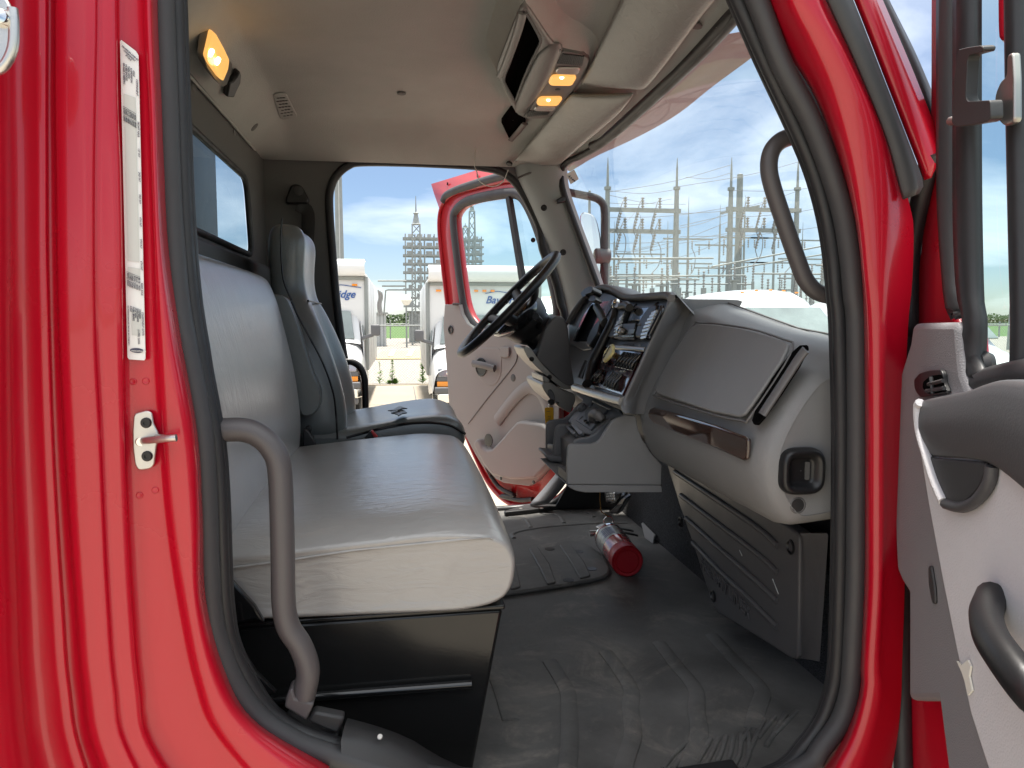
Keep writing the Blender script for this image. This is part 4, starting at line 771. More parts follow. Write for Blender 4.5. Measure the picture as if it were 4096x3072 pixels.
tube('vent_rim', sp([(1235,275),(1225,330),(1150,480),(1100,580),(1085,625)], .014), .006, 'black_gloss', rv, 8, sm=4)
# upper screen, radio, knobs
prism('display_frame', rounded(sp([(945,262),(1165,268),(1120,380),(1060,440),(885,435),(930,330)], -.002), .005), sn * .006, 'stack', stk, .002)
prism('display', rounded(sp([(955,292),(1140,275),(1065,420),(905,425)], .0035), .003), sn * .003, 'screen', stk, .001)
for k in range(2): tube('console_rib', sp([(905 + 230 * k, 310 - 40 * k), (955 + 240 * k, 240 - 15 * k)], .003), .003, 'black', stk, 6)
ra = prism('radio', rounded(sp([(835,475),(1010,465),(1000,520),(945,645),(760,640),(745,610),(790,520)], -.002), .006), sn * .014, 'black', stk, .003, label='small radio with bright controls')
prism('radio_lcd', sp([(880,520),(940,518),(922,565),(862,565)], .0125), sn * .001, 'lcd', ra)
for k in range(5): prism('preset_button', sp([(805 + 26 * k, 585), (825 + 26 * k, 585), (815 + 26 * k, 608), (795 + 26 * k, 608)], .0125), sn * .002, 'lcd', ra, .0004)
for k in range(3): prism('preset_button', sp([(765 + 60 * k, 618), (815 + 60 * k, 620), (808 + 60 * k, 634), (758 + 60 * k, 632)], .0125), sn * .002, 'grey_plastic', ra, .0004)
lathe('knob', [(0, .010), (.012, .009), (.014, .006)], onS(T1(800,540), .012), sn, 'chrome', ra, 16)
prism('knob_bracket', sp([(755,560),(790,510),(840,520),(830,565),(780,580)], .012), sn * .012, 'satin', ra, .003)
prism('air_button', sp([(990,462),(1018,458),(1008,480),(978,482)], .010), sn * .004, 'grey_plastic', ra, .001)
ck = lathe('clamp_knob', [(0, .013), (.016, .013), (.02, .009), (.022, .004)], onS(T1(775,255), .012), sn, 'chrome', stk, 16)
tube('clamp_bar', sp([(790,260),(850,250),(880,280)], .02), .010, 'black', stk, 10)
prism('clamp_ring', rounded(sp([(740,250),(765,225),(800,228),(805,285),(770,300),(745,285)], .016), .004), sn * .012, 'satin', stk, .003)
for k in range(4): prism('icon_tile', sp([(810 + 32 * k, 675), (835 + 32 * k, 678), (822 + 32 * k, 708), (797 + 32 * k, 705)], -.0055), sn * .0012, 'grey_plastic', stk)
prism('icon_tile', sp([(985,685),(1005,687),(995,710),(975,708)], -.0055), sn * .0012, 'lens_clear', stk)
# rocker switches
def rocker(p, q, w, lab=None):
    a, b = V(p), V(q); d = (b - a); s = V((d.y, -d.x)).normalized() * 0; pts = [(p[0] - w, p[1]), (p[0] + w, p[1] + 4), (q[0] + w, q[1] + 4), (q[0] - w, q[1])]
    r = prism('switch_base', sp(pts, .001), sn * .003, 'black_gloss', stk, .001)
    pth = sp([(p[0], p[1] + 12), (p[0] * .65 + q[0] * .35, p[1] * .65 + q[1] * .35), (p[0] * .35 + q[0] * .65, p[1] * .35 + q[1] * .65), (q[0], q[1] - 12)], .006); pth[1] += sn * .002; pth[2] += sn * .006; pth[3] += sn * .004
    tube('rocker', pth, .0042, 'black_gloss', r, 8, sm=3)
for k in range(6): rocker((828 + 34 * k, 765 + 5 * k), (740 + 34 * k, 935 + 8 * k), 15)
for k in range(4): rocker((700 + 31 * k, 988 + 7 * k), (622 + 30 * k, 1165 + 9 * k), 14)
for k in range(2): rocker((555 + 32 * k, 955 + 6 * k), (482 + 32 * k, 1102 + 8 * k), 14)
rocker((640,850), (605,905), 14)
for k in range(2): prism('tell_tale', sp([(780 + 30 * k, 972), (798 + 30 * k, 975), (790 + 30 * k, 992), (772 + 30 * k, 990)], .002), sn * .001, 'lens_clear', stk)
# yellow park brake knob
pkb = prism('park_brake_knob', rounded(sp([(682,672),(692,690),(686,770),(640,830),(588,878),(578,868),(584,800),(620,730)], .042), .004), sn * -.008, 'knob_yellow', TR, .003, 3, label='yellow diamond shaped park brake knob')
tube('stem', [onS(T1(632,775), .038), onS(T1(700,800), .004)], .0075, 'knob_yellow', pkb, 10)
for k in range(4):
    c = (655 - 20 * k, 715 + 36 * k); bar('print', onS(T1(c[0] - 8, c[1] + 16), .0425), onS(T1(c[0] + 12, c[1] - 12), .0425), .005, 'ink', pkb, .001)
# --- lower console with cup holders
def cY(pts, Y): return [onY(T5(*p), Y) for p in pts]
near_o = [(560,1290),(556,1000),(570,800),(585,768),(615,748),(700,748),(880,752),(950,728),(1005,680),(1060,590),(1120,500),(1160,440),(1230,400),(1330,362),(1460,372),(1478,400),(1500,540),(1560,690),(1660,850),(1820,1030),(1812,1298)]
lc = prism('lower_console', cY(near_o, 1.62), (0, .012, 0), 'dash', TR, .004, 3, label='grey lower console with two cup holders')
prism('console_skirt', cY([(563,1296),(1812,1302),(1820,1392),(800,1394),(680,1372),(600,1335),(570,1310)], 1.618), (0, .34, 0), 'dash', lc, .006, 3)
prism('cup_wall', cY([(640,1290),(640,740),(660,700),(720,672),(850,655),(930,610),(1020,520),(1090,440),(1150,420),(1190,500),(1190,1290)], 1.715), (0, .010, 0), 'dash', lc, .004, 3)
prism('cup_front', [onY(T5(572,1290), 1.625), onY(T5(575,770), 1.625), onY(T5(640,742), 1.72), onY(T5(640,1290), 1.72)], (.012, 0, 0), 'dash', lc, .004)
prism('cup_floor', [V((.37, 1.63, 1.335)), V((.55, 1.63, 1.335)), V((.55, 1.72, 1.335)), V((.37, 1.72, 1.335))], (0, 0, -.02), 'dash_dark', lc)
prism('console_core', cY([(650,1290),(650,780),(880,660),(1190,470),(1190,1290)], 1.73), (0, .15, 0), 'dash_dark', lc)
# far cup holder
far_o = [(280,930),(280,520),(292,470),(330,440),(420,425),(510,412),(580,370),(650,290),(720,215),(770,200),(775,260),(700,900)]
prism('cup_wall', cY(far_o, 1.985), (0, .012, 0), 'dash_dark', lc, .004, 3)
prism('cup_wall', cY([(378,930),(385,700),(395,600),(415,520),(460,485),(560,490),(620,480),(720,560),(780,640),(780,930)], 1.885), (0, .012, 0), 'dash_dark', lc, .005, 3)
prism('cup_front', [onY(T5(285,920), 1.985), onY(T5(295,740), 1.985), onY(T5(365,760), 1.89), onY(T5(380,925), 1.885)], (.01, 0, 0), 'dash_dark', lc, .003)
prism('console_skirt', [onY(T5(*p), 1.875) for p in [(278,890),(420,905),(790,920),(800,1010),(480,1000),(350,985),(290,945)]], (0, .12, 0), 'dash_dark', lc, .006, 3)
# sloping socket plate between the holders
po = onY(T5(900,560), 1.73); pn = V((-.66, 0, .75)).normalized()
def onC(p, e=0.0): return onP(T5(*p), po + pn * e, pn)
prism('console_top', [onC(p, -.012) for p in [(600,480),(660,400),(790,200),(700,130),(690,60),(1300,330),(1330,400),(1160,430),(1000,560),(880,650),(800,650)]], pn * .010, 'dash', lc, .003)
sk = prism('socket_plate', rounded([onC(p, -.002) for p in [(682,440),(900,175),(1130,285),(1110,310),(890,582)]], .004), pn * .005, 'stack', lc, .001, label='grey plate with shift lever and socket')
tube('bright_edge', [onC((900,180), .004), onC((1128,290), .004)], .0025, 'satin', sk, 6)
prism('lever_gate', rounded([onC(p, .003) for p in [(800,340),(870,262),(960,270),(1040,345),(1030,420),(960,480),(900,470),(820,460)]], .01), pn * .004, 'black', sk, .001)
tube('shift_lever', [onC((1020,400), .008), onC((985,385), .03), onC((930,350), .035), onC((895,365), .03), onC((905,400), .02)], .011, 'dash_dark', sk, 12, sm=4)
for p in [(760,275),(880,225),(740,400)]: disc('screw', onC(p, .004), pn, .007, 'black', sk)
lathe('socket_cap', [(0, .013), (.010, .012), (.012, .009)], onC((768,280), .002), pn, 'dash_dark', sk, 14)
for p in [(800,440),(825,465),(870,430),(940,465)]: box('gate_tooth', onC(p, .008), (.008, .008, .006), 'black', sk)
tr2 = prism('ash_tray_pull', rounded([onC(p, .0) for p in [(570,555),(590,545),(715,640),(690,668),(670,665)]], .003), pn * .012, 'dash_dark', lc, .003)
prism('ash_tray_pull', rounded([onC(p, .0) for p in [(635,520),(660,505),(795,620),(780,645),(740,650)]], .003), pn * .008, 'dash_side', lc, .003)
# --- steering column, wheel, knee panel
tilt = rad(46); wc = onY(Qc(1098,657), 2.43); wu = V((math.cos(tilt), 0, math.sin(tilt))); wv = V((0, 1, 0)); wnrm = V((math.sin(tilt), 0, -math.cos(tilt)))   # wnrm points away from the driver
RW = .222
rim = [wc + (wu * math.cos(a) + wv * math.sin(a)) * RW for a in [2 * math.pi * k / 64 for k in range(64)]]
wh = tube('steering_wheel', rim, (.0165, .0145), 'black', TR, 14, closed=True, flat=None, label='black steering wheel with worn rim')
for k in range(26):     # finger grips on the inner rim
    a = 2 * math.pi * k / 26; lathe('grip_bump', [(-.010, .004), (-.005, .0085), (.005, .0085), (.010, .004)], wc + (wu * math.cos(a) + wv * math.sin(a)) * (RW - .010) + wnrm * .006, (-wu * math.sin(a) + wv * math.cos(a)), 'black', wh, 8)
for s in (-1, 1):
    for b in (-.28, .35):
        a0 = wc + (wv * s * math.cos(b) + wu * math.sin(b)) * (RW - .004); a1 = wc + wv * s * .07 + wu * (.03 * (1 if b > 0 else -1)) + wnrm * .045
        tube('spoke', [a0, a0.lerp(a1, .5) + wnrm * .012, a1], (.009, .020), 'black', wh, 10, flat=wnrm, sm=4)
lathe('hub_pad', [(-.012, .02), (-.008, .065), (.0, .082), (.03, .088), (.07, .075), (.10, .058)], wc + wnrm * .035, wnrm, 'black', wh, 28)
loft('hub_cover', [[wc + wnrm * d + (wu * math.cos(a) * ru + wv * math.sin(a) * rv_) - wu * off for a in [2 * math.pi * k / 28 for k in range(28)]] for d, ru, rv_, off in [(.02, .01, .02, .0), (.022, .07, .11, .02), (.035, .095, .13, .02), (.06, .09, .12, .01), (.085, .06, .08, 0)]], 'black_gloss', wh, cu=True, sub=1)
co_ = [(655,655),(690,600),(740,545),(775,545),(808,575),(828,640),(838,745),(900,860),(930,910),(905,990),(868,1042),(800,1052),(700,945),(600,850)]
col_ = prism('steering_column', rounded([onY(R6(*p), 2.335) for p in co_], .012), (0, .19, 0), 'dash_dark', TR, .010, 3, label='grey steering column cover')
prism('column_lower', rounded([onY(R6(*p), 2.325) for p in [(512,775),(530,760),(560,770),(640,880),(730,970),(810,1030),(865,1042),(850,1060),(790,1060),(700,990),(600,900),(540,835)]], .008), (0, .21, 0), 'alloy_plastic', col_, .008, 3)
for p in [(570,850),(695,975)]: disc('screw', onY(R6(*p), 2.322), (-.3, -1, -.3), .008, 'black', col_)
lathe('column_tube', [(0, .055), (.16, .05)], wc + wnrm * .09, wnrm, 'black', col_, 20)
for s, e in ((-1, (.0, -.13, -.02)), (1, (.03, .12, .02))): tube('control_stalk', [wc + wnrm * .12 + wv * s * .04, wc + wnrm * .10 + wv * s * .12 + wu * .02, wc + wnrm * .07 + wv * s * .19 + wu * .01], [.007, .009, .011], 'black', col_, 10)
kn = prism('knee_panel', rounded([onY(R6(*p), 2.30) for p in [(640,1015),(700,1008),(780,1060),(868,1090),(880,1130),(842,1230),(770,1190),(700,1130),(650,1060)]], .01), (0, .30, 0), 'alloy_plastic', TR, .01, 3, label='silver grey knee panel under the column')
prism('knee_panel_edge', rounded([onY(R6(*p), 2.31) for p in [(645,960),(690,985),(700,1012),(650,1010)]], .006), (0, .2, 0), 'alloy_plastic', kn, .004)
prism('key_recess', rounded([onY(R6(*p), 2.297) for p in [(682,1065),(705,1058),(728,1095),(735,1150),(700,1130),(684,1100)]], .008), (0, -.004, 0), 'dash_dark', kn, .002)
# ignition key with yellow tag
ky = prism('ignition_key', rounded([onY(R6(*p), 2.25) for p in [(684,1140),(700,1130),(730,1133),(733,1165),(715,1172),(688,1168)]], .005), (0, .012, 0), 'black', TR, .003, 2, label='black headed key with a yellow paper tag in the ignition')
tube('key_ring', [onY(R6(*p), 2.25) for p in [(695,1160),(688,1175),(695,1195),(704,1180)]], .0012, 'chrome', ky, 6, closed=True, sm=4)
tube('key_blade', [onY(R6(730,1150), 2.26), onY(R6(755,1155), 2.30)], .004, 'satin', ky, 6)
tg = prism('key_tag', rounded([onY(R6(*p), 2.245) for p in [(660,1187),(722,1185),(724,1255),(726,1330),(668,1322),(662,1260)]], .006), (.0, -.002, 0), 'yellow', ky, .0006, label='yellow paper key tag')
for y0 in (1215, 1250, 1262, 1275, 1290): bar('print', onY(R6(674 + (y0 % 3) * 5, y0), 2.242), onY(R6(714 - (y0 % 4) * 5, y0 - 2), 2.242), .0035, 'ink', tg, .0005)
# ================================================================== footwell
def fZ(p, z=FLOOR): return onZ(p, z)
pl_o = [(-250,690),(0,608),(230,583),(400,568),(560,553),(640,560),(690,585),(760,650),(795,715),(790,745),(760,765),(690,785),(500,820),(150,872),(-250,930)]
fpl = prism('access_plate', [fZ(S3(*p), FLOOR + .002) for p in pl_o], (0, 0, .012), 'mat_floor', TR, .006, 3, label='raised rubber access plate with holes and ribs')
for a in [[(318,588),(370,580),(440,680),(478,790),(425,800),(380,700)], [(498,566),(560,560),(640,660),(682,750),(620,765),(560,660)], [(150,610),(205,600),(245,700),(270,815),(210,832),(185,720)], [(-60,640),(0,630),(60,740),(75,850),(10,860),(-20,750)]]:
    prism('plate_rib', rounded([fZ(S3(*p), FLOOR + .013) for p in a], .01), (0, 0, .006), 'mat_floor', fpl, .003)
for p in [(440,582),(610,597),(688,699),(551,766)]: disc('plate_hole', fZ(S3(*p), FLOOR + .0152), (0, 0, 1), .017, 'black', fpl, .001, 18)
def rib(pts, w, mt='mat_floor'):
    P = cat([fZ(q, FLOOR + .001) for q in pts], 5); tube('floor_rib', P, (.0045, w), mt, fm, 10, flat=(0, 0, 1))
for q in [[S3(440,1245), S3(500,1340), S3(548,1430), T4(380,200), T4(385,330), T4(370,520), T4(340,700)], [S3(770,1190), S3(840,1280), S3(920,1410), T4(720,180), T4(735,330), T4(690,480), T4(640,700)], [S3(1085,1135), S3(1180,1260), S3(1300,1410), T4(1085,190), T4(1100,320), T4(1050,480), T4(980,700)], [S3(1395,1090), S3(1530,1240), S3(1640,1350), S3(1695,1430), T4(1420,200), T4(1400,300)], [S3(120,1330), S3(160,1430), T4(60,250)]]: rib(q, .017)
for q in [[S3(230,520), S3(232,488), S3(400,455), S3(700,432), S3(900,430)], [S3(200,395), S3(290,405), S3(330,455)], [S3(400,378), S3(490,385), S3(525,430)], [S3(560,362), S3(650,360), S3(700,395)]]: tube('floor_groove', cat([fZ(p, FLOOR + .001) for p in q], 5), (.003, .008), 'mat_floor', fm, 8, flat=(0, 0, 1))
# drain grooves near the sill
for k in range(9): rib([T4(900 + 55 * k, 520), T4(960 + 52 * k, 440), T4(1040 + 42 * k, 370 - 6 * k)], .0045)
for k in range(5): rib([T4(1335 + 45 * k, 370 - 10 * k + (60 if k % 2 else 0)), T4(1400 + 60 * k, 260 - 15 * k)], .0045)
# near door sill with scuff plate
tread = prism('door_sill', [onY(p, 1.0) for p in [T3(700,330), T3(1040,380), T3(1040,600), (1700,3150), (2500,3200), (3000,3120), (3000,3400), (700,3400)]], (0, .06, 0), 'rubber', TR, .006, 2)
ss = resample(cat([onY(p, .955) for p in [T3(1048,420), T3(1200,445), T3(1400,530), T3(1560,620), (1900,3200), (2600,3280)]], 5), 20)
s2 = resample(cat([onY(p, 1.03) for p in [T3(1090,272), T3(1300,330), T3(1500,410), T3(1700,530), (2000,3110), (2600,3200)]], 5), 20)
sc = loft('scuff_plate', [[a + V((0, .01, -.12)), a, a.lerp(b, .5) + V((0, 0, .004)), b, b + V((0, .01, -.05))] for a, b in zip(ss, s2)], 'dark_trim', TR, label='dark plastic scuff plate on the near sill')
disc('screw', onY(T3(1297,385), .985) + V((0, -.012, .006)), (0, -.6, .8), .004, 'satin', sc)
prism('corner_trim', [onY(T3(*p), .995) for p in [(830,290),(880,230),(1075,270),(1030,375),(940,345)]], (0, .02, 0), 'dark_trim', sc, .004)
# far sill: ribbed tread, dark kick trim
fsl = prism('far_sill', [fZ(p, FLOOR + .001) for p in [S3(170,385), S3(300,345), S3(460,320), S3(700,258), S3(760,262), S3(690,345), S3(480,352), S3(340,375), S3(180,392)]], (0, 0, .018), 'dark_trim', TR, .004, label='dark tread strip on the far sill')
for k in range(8): tube('tread_rib', [fZ(S3(490 + 17 * k, 318 - 8 * k), FLOOR + .021), fZ(S3(560 + 22 * k, 300 - 7 * k), FLOOR + .021)], .0035, 'dash_side', fsl, 6)
kt = loft('kick_trim', [[a, a.lerp(b, .5) + V((-.01, -.01, 0)), b] for a, b in zip(resample([onY(S3(*p), 2.90) for p in [(330,328),(420,225),(500,130),(540,60)]], 10), resample([onY(S3(*p), 2.86) for p in [(430,320),(510,235),(560,160),(600,80)]], 10))], 'dash_side', TR); solid(kt, .01)
for p in [(270,343),(392,342)]: disc('screw', fZ(S3(*p), FLOOR + .02), (0, 0, 1), .008, 'steel', fsl)
prism('kick_panel', [onY(S3(*p), 2.895) for p in [(600,40),(760,40),(930,40),(930,370),(760,360),(600,345),(470,335),(560,170)]], (0, -.01, 0), 'black', TR)
# pedals
pd = prism('brake_pedal', rounded([onX(T5(*p), .80) for p in [(1050,1440),(1070,1405),(1190,1400),(1235,1410),(1130,1545),(1085,1520)]], .01), (.02, 0, .004), 'black', TR, .004, label='brake pedal with bright ribbed pad')
for i in range(5):
    for j in range(3): box('pad_stud', onX(T5(1078 + 26 * i + 6 * j, 1425 + 34 * j - 2 * i), .797), (.008, .020, .014), 'steel', pd, .002)
tube('pedal_arm', [onX(T5(1150,1420), .82), onX(T5(1170,1200), .86)], .010, 'black', pd, 8)
gp_ = prism('accelerator_pedal', [onX(T5(*p), .70) for p in [(1110,1659),(1210,1560),(1280,1480),(1310,1455),(1335,1480),(1270,1600),(1215,1690)]], (.025, .01, .01), 'black', TR, .004, label='long black accelerator pedal')
for k in range(6): tube('pedal_rib', [onX(T5(1135 + 16 * k, 1655), .698), onX(T5(1215 + 16 * k, 1570 - 4 * k), .698)], .0025, 'dark_trim', gp_, 6)
tube('pedal_arm', [onX(T5(1310,1470), .71), onX(T5(1330,1380), .76)], .010, 'dark_trim', gp_, 8)
# heater unit cover under the glove box
hx = .715
def hX(p, x=hx): return onX(S3(*p), x)
ho = [(1128,75),(1150,62),(1300,120),(1480,215),(1640,305),(1760,400),(1860,460),(1900,490),(1912,520),(1905,1215),(1885,1235),(1845,1220),(1690,1120),(1430,960),(1395,900),(1300,600),(1200,310)]
hv = prism('heater_cover', [hX(p) for p in ho], (.03, 0, 0), 'cover', TR, .010, 3, label='black ribbed heater cover under the glove box')
prism('cover_side', [hX((1895,495), .722), hX((1898,1228), .722), onY(S3(2035,1252), 1.17), onY(S3(2085,495), 1.12)], (.004, .010, 0), 'cover', hv, .004)
for a in [[(1178,128),(1400,275),(1600,410),(1720,500),(1785,565)], [(1215,268),(1400,410),(1560,530),(1700,640),(1785,722)], [(1245,402),(1430,570),(1600,720),(1700,810),(1785,890)], [(1285,548),(1450,720),(1600,860),(1700,960),(1785,1045)]]:
    tube('cover_rib', [hX(p, hx - .001) for p in a], (.006, .007), 'cover', hv, 10, flat=(1, 0, 0), sm=4)
for p in [(1212,425),(1862,572),(1405,862)]: lathe('cover_fixing', [(-.002, .014), (.002, .014), (.003, .011), (-.003, .008)], hX(p, hx - .0005), (-1, 0, 0), 'black', hv, 16)
e0_, e1_ = hX((1330,690), hx - .001), hX((1585,965), hx - .001); xd_ = (e1_ - e0_).normalized(); yd_ = V((-1, 0, 0)).cross(xd_)
text('embossed_word', 'FREIGHTLINER', .040, e0_, xd_, yd_, 'cover', hv, .0016)
for a, b in [((1690,615), (1705,660)), ((1755,760), (1790,850)), ((1560,590), (1575,625))]: tube('scratch', [hX(a, hx - .001), hX(b, hx - .001)], .0009, 'sticker_grey', hv, 5)
box('under_dash_panel', (.86, 1.5, 1.30), (.16, .86, .16), 'black', TR)
box('under_dash_panel', (.80, 2.3, 1.42), (.30, 1.1, .06), 'black', TR)
prism('floor_bracket', [fZ(S3(980,465)) + V((0, 0, .02)), fZ(S3(1000,520)), fZ(S3(1050,555)), fZ(S3(1055,545)) + V((0, 0, .02))], (.01, .01, .004), 'door_trim', fm, .002)
# fire extinguisher lying on the mat
er = .0475
eb = onZ(T8(872,1020), FLOOR + er + .001); et = onZ(T8(395,400), FLOOR + er + .001); ea = (et - eb).normalized()
eL = .285
EX = root('fire_extinguisher', 'small red fire extinguisher lying on the floor mat', 'extinguisher', (eb.x, eb.y, FLOOR))
eb0 = lathe('cylinder', [(.045, er - .001), (.05, er), (eL * .80, er), (eL * .88, er * .93), (eL * .94, er * .72), (eL * .98, er * .45), (eL, er * .38)], eb, ea, 'ext_red', EX, 40)
lathe('base_cap', [(.0, er * .70), (.001, er * .72), (-.002, er * .74), (-.003, er * .92), (.002, er * 1.0), (.05, er * 1.0), (.051, er * .99)], eb, ea, 'ext_base', EX, 40)
lathe('base_disc', [(.003, er * .69), (.0035, er * .3), (.003, .001)], eb, -ea, 'ext_base', EX, 36)
n1 = ea.cross(V((0, 0, 1))).normalized(); upv = n1.cross(ea)
def wrap(name, d0, d1, a0, a1, mt, r=er + .0006, par=None):
    return loft(name, [[eb + ea * (d0 + (d1 - d0) * i / 6) + (n1 * math.cos(a0 + (a1 - a0) * k / 20) + upv * math.sin(a0 + (a1 - a0) * k / 20)) * r for k in range(21)] for i in range(7)], mt, par or EX)
wl2 = wrap('label_wrap', .125, .225, rad(-20), rad(220), 'ext_label')
for k in range(9): wrap('print', .135 + .0085 * k, .139 + .0085 * k, rad(20), rad(75 - 5 * (k % 3)), 'ink' if k % 3 else 'belt_red', er + .0012, wl2)
for k in range(3): wrap('print', .13, .152, rad(30 + 18 * k), rad(42 + 18 * k), 'black', er + .0014, wl2)
for k in range(6): wrap('print', .14 + .012 * k, .145 + .012 * k, rad(95), rad(140), 'blue_ink', er + .0012, wl2)
lathe('clamp_band', [(.232, er + .0005), (.232, er + .002), (.244, er + .002), (.244, er + .0005)], eb, ea, 'chrome', EX, 40)
lathe('valve_body', [(0, .016), (.03, .016), (.034, .012)], eb + ea * eL, ea, 'steel', EX, 16)
lathe('gauge', [(0, .022), (.010, .022), (.012, .019), (.0105, .018), (.0105, .001)], eb + ea * (eL + .018) + upv * .016 - n1 * .01, (upv - n1 * .2), 'satin', EX, 22)
tube('nozzle', [eb + ea * (eL + .015), eb + ea * (eL + .015) - n1 * .055], .010, 'steel', EX, 14)
tube('squeeze_lever', [eb + ea * eL + upv * .012, eb + ea * (eL + .04) + n1 * .03 + upv * .012, eb + ea * (eL + .03) + n1 * .10], (.003, .010), 'black', EX, 8, flat=upv, sm=3)
tube('squeeze_lever', [eb + ea * eL - upv * .006, eb + ea * (eL + .02) + n1 * .05, eb + ea * (eL + .01) + n1 * .11 - upv * .01], (.003, .010), 'black', EX, 8, flat=upv, sm=3)
rc = eb + ea * (eL + .02) + upv * .04 + n1 * .01
tube('pull_ring', [rc + (upv * math.cos(a) + n1 * math.sin(a)) * .016 for a in [k * math.pi / 8 for k in range(16)]], .0015, 'chrome', EX, 6, closed=True)
tube('tag_cord', [rc + upv * .016, onZ(T8(440,190), FLOOR + .12), onY(T8(425,100), rc.y + .02), onY(T8(415,0), rc.y + .03), onY(T5(995,1410), rc.y + .04), onY(T5(992,1340), rc.y + .04)], .002, 'cord', EX, 6, sm=4)
# ================================================================== doors
# driver door: hinged at the far front pillar, swung out about 60 degrees
dH = V((.70, 3.0, 1.0)); dU = V((-.5, .866, 0)); dN = V((-.866, -.5, 0))
def onD(p, e=0.0): return onP(p, dH + dN * e, dN)
def ringplate(name, outer, inner, mt, parent, n=120, label=None):
    c = sum(inner, V()) / len(inner); O = resample(outer, n, True); I = align(O, resample(inner, n, True))
    # pair points by angle for an even strip
    ex = (outer[1] - outer[0]).normalized()
    return loft(name, [O, [a.lerp(b, .5) for a, b in zip(O, I)], I], mt, parent, cu=True, label=label)
win = [R5(*p) for p in [(790,430),(805,375),(850,335),(920,312),(1020,295),(1105,284),(1160,288),(1195,318),(1240,400),(1290,530),(1340,700),(1385,880),(1395,980),(1370,1010),(1200,1040),(1050,1060),(950,1062),(905,1030),(870,975),(845,880),(810,620)]]
WI = cat([onD(p) for p in win], 4, True)
shell_top = [R5(*p) for p in [(700,600),(690,450),(700,360),(730,300),(790,258),(900,228),(1030,200),(1100,185),(1170,200),(1240,280),(1310,430)]] + [R6(*p) for p in [(700,180),(755,340),(790,480),(805,560)]]
shell_lo = [R6(*p) for p in [(830,760),(850,1000),(850,1200)]] + [S3(560,100), S3(500,190), S3(420,290), S3(330,328), S3(220,325)] + [S2(*p) for p in [(1880,590),(1800,535),(1730,450),(1670,330),(1600,170),(1560,100)]] + [R5(*p) for p in [(785,1600),(768,1450),(755,1180),(745,1000),(735,900)]]
SO = cat([onD(p) for p in shell_top + shell_lo], 4, True)
dd = ringplate('driver_door', SO, WI, 'red_door', TR, label='open red driver door with pale trim'); solid(dd, .035, 1)
tube('door_edge_roll', SO, .012, 'red_door', dd, 8, closed=True)
# outer skin flare and drip rail at the top
loft('upper_flare', [[onD(R5(*a), -.05), onD(R5(*b), -.01)] for a, b in [((695,370),(700,370)),((660,270),(715,310)),((640,205),(760,262)),((790,160),(900,225)),((945,112),(1040,195)),((1060,112),(1150,195))]], 'red_door', dd)
for a, b in [((740,195),(738,212)),((920,148),(920,164))]: tube('flare_slot', [onD(R5(*a), -.03), onD(R5(*b), -.03)], .004, 'black', dd, 6)
tube('drip_seal', [onD(R5(*p), .01) for p in [(708,310),(730,272),(800,238),(900,205),(1000,175),(1080,155)]], (.012, .020), 'rubber_grey', dd, 8, flat=dN, sm=4)
tube('window_rubber', [p + dN * .008 + (sum(WI, V()) / len(WI) - p).normalized() * -.016 for p in WI], (.014, .024), 'rubber_grey', dd, 8, closed=True, flat=dN)
link('window_pane', mesh([p - dN * .004 for p in WI], [tuple(range(len(WI)))]), dd, 'glass_far', smooth=False)
bar('window_divider', onD(R5(1110,285), .012), onD(R5(1195,800), .012), .024, 'rubber', dd, .024)
tr_o = [R5(*p) for p in [(752,932),(838,932),(852,990),(885,1045),(930,1078),(1060,1078),(1220,1060),(1400,1015),(1425,1040)]] + [R6(*p) for p in [(790,700),(800,900),(800,1150)]] + [S3(520,60), S3(450,110), S3(390,180), S3(345,208), S3(200,190), S3(150,165), S3(90,100)] + [S2(*p) for p in [(1760,415),(1690,300),(1630,190)]] + [R5(*p) for p in [(800,1640),(778,1550),(765,1350),(752,1180),(742,1060)]]
dt = prism('door_trim', [onD(p, .012) for p in tr_o], dN * .03, 'door_trim', dd, .008, 3, label='pale grey beige driver door trim')
box('latch_cap', onD(R5(793,930), .045), (.04, .02, .012), 'dash_dark', dt, .003)
tube('trim_seam', [onD(R5(*p), .0425) for p in [(1160,1200),(1155,1270),(1110,1340),(980,1500),(865,1650)]], .003, 'dash_dark', dt, 6, sm=4)
prism('pull_cup', rounded([onD(R6(*p), .040) for p in [(160,800),(170,770),(350,770),(365,830),(360,960),(330,1020),(290,1040),(240,1020),(195,960),(170,900)]], .03), dN * .004, 'door_trim', dt, .002)
lathe('handle_recess', [(0, .045), (.004, .045), (.005, .04), (.002, .036)], onD(R6(220,905), .043), dN, 'black', dt, 20)
tube('door_handle', [onD(R6(162,880), .055), onD(R6(230,892), .062), onD(R6(312,915), .058)], (.010, .017), 'dash_dark', dt, 10, flat=dN, sm=3)
disc('trim_plug', onD(R6(440,980), .043), dN, .017, 'arm_grey', dt, .003)
prism('corner_block', rounded([onD(R6(*p), .04) for p in [(365,765),(425,765),(425,825),(410,838),(360,835)]], .008), dN * .012, 'door_trim', dt, .004)
lathe('latch_button', [(0, .020), (.004, .022), (.005, .017), (0, .014)], onD(R5(760,1085), .042), dN, 'black', dt, 16)
pk_ = prism('map_pocket', [onD(R6(*p), .04) for p in [(218,1440),(235,1405),(255,1400),(280,1455),(310,1475),(350,1470),(395,1425),(520,1285),(550,1275),(700,1295),(740,1330),(740,1560)]] + [onD(S3(*p), .04) for p in [(480,80),(400,160),(330,165),(250,165),(150,140),(100,80)]], dN * .05, 'door_trim', dt, .014, 3)
lathe('pocket_hole', [(0, .03), (.003, .03), (.004, .02)], onD(R6(272,1415), .088), dN, 'black', pk_, 16)
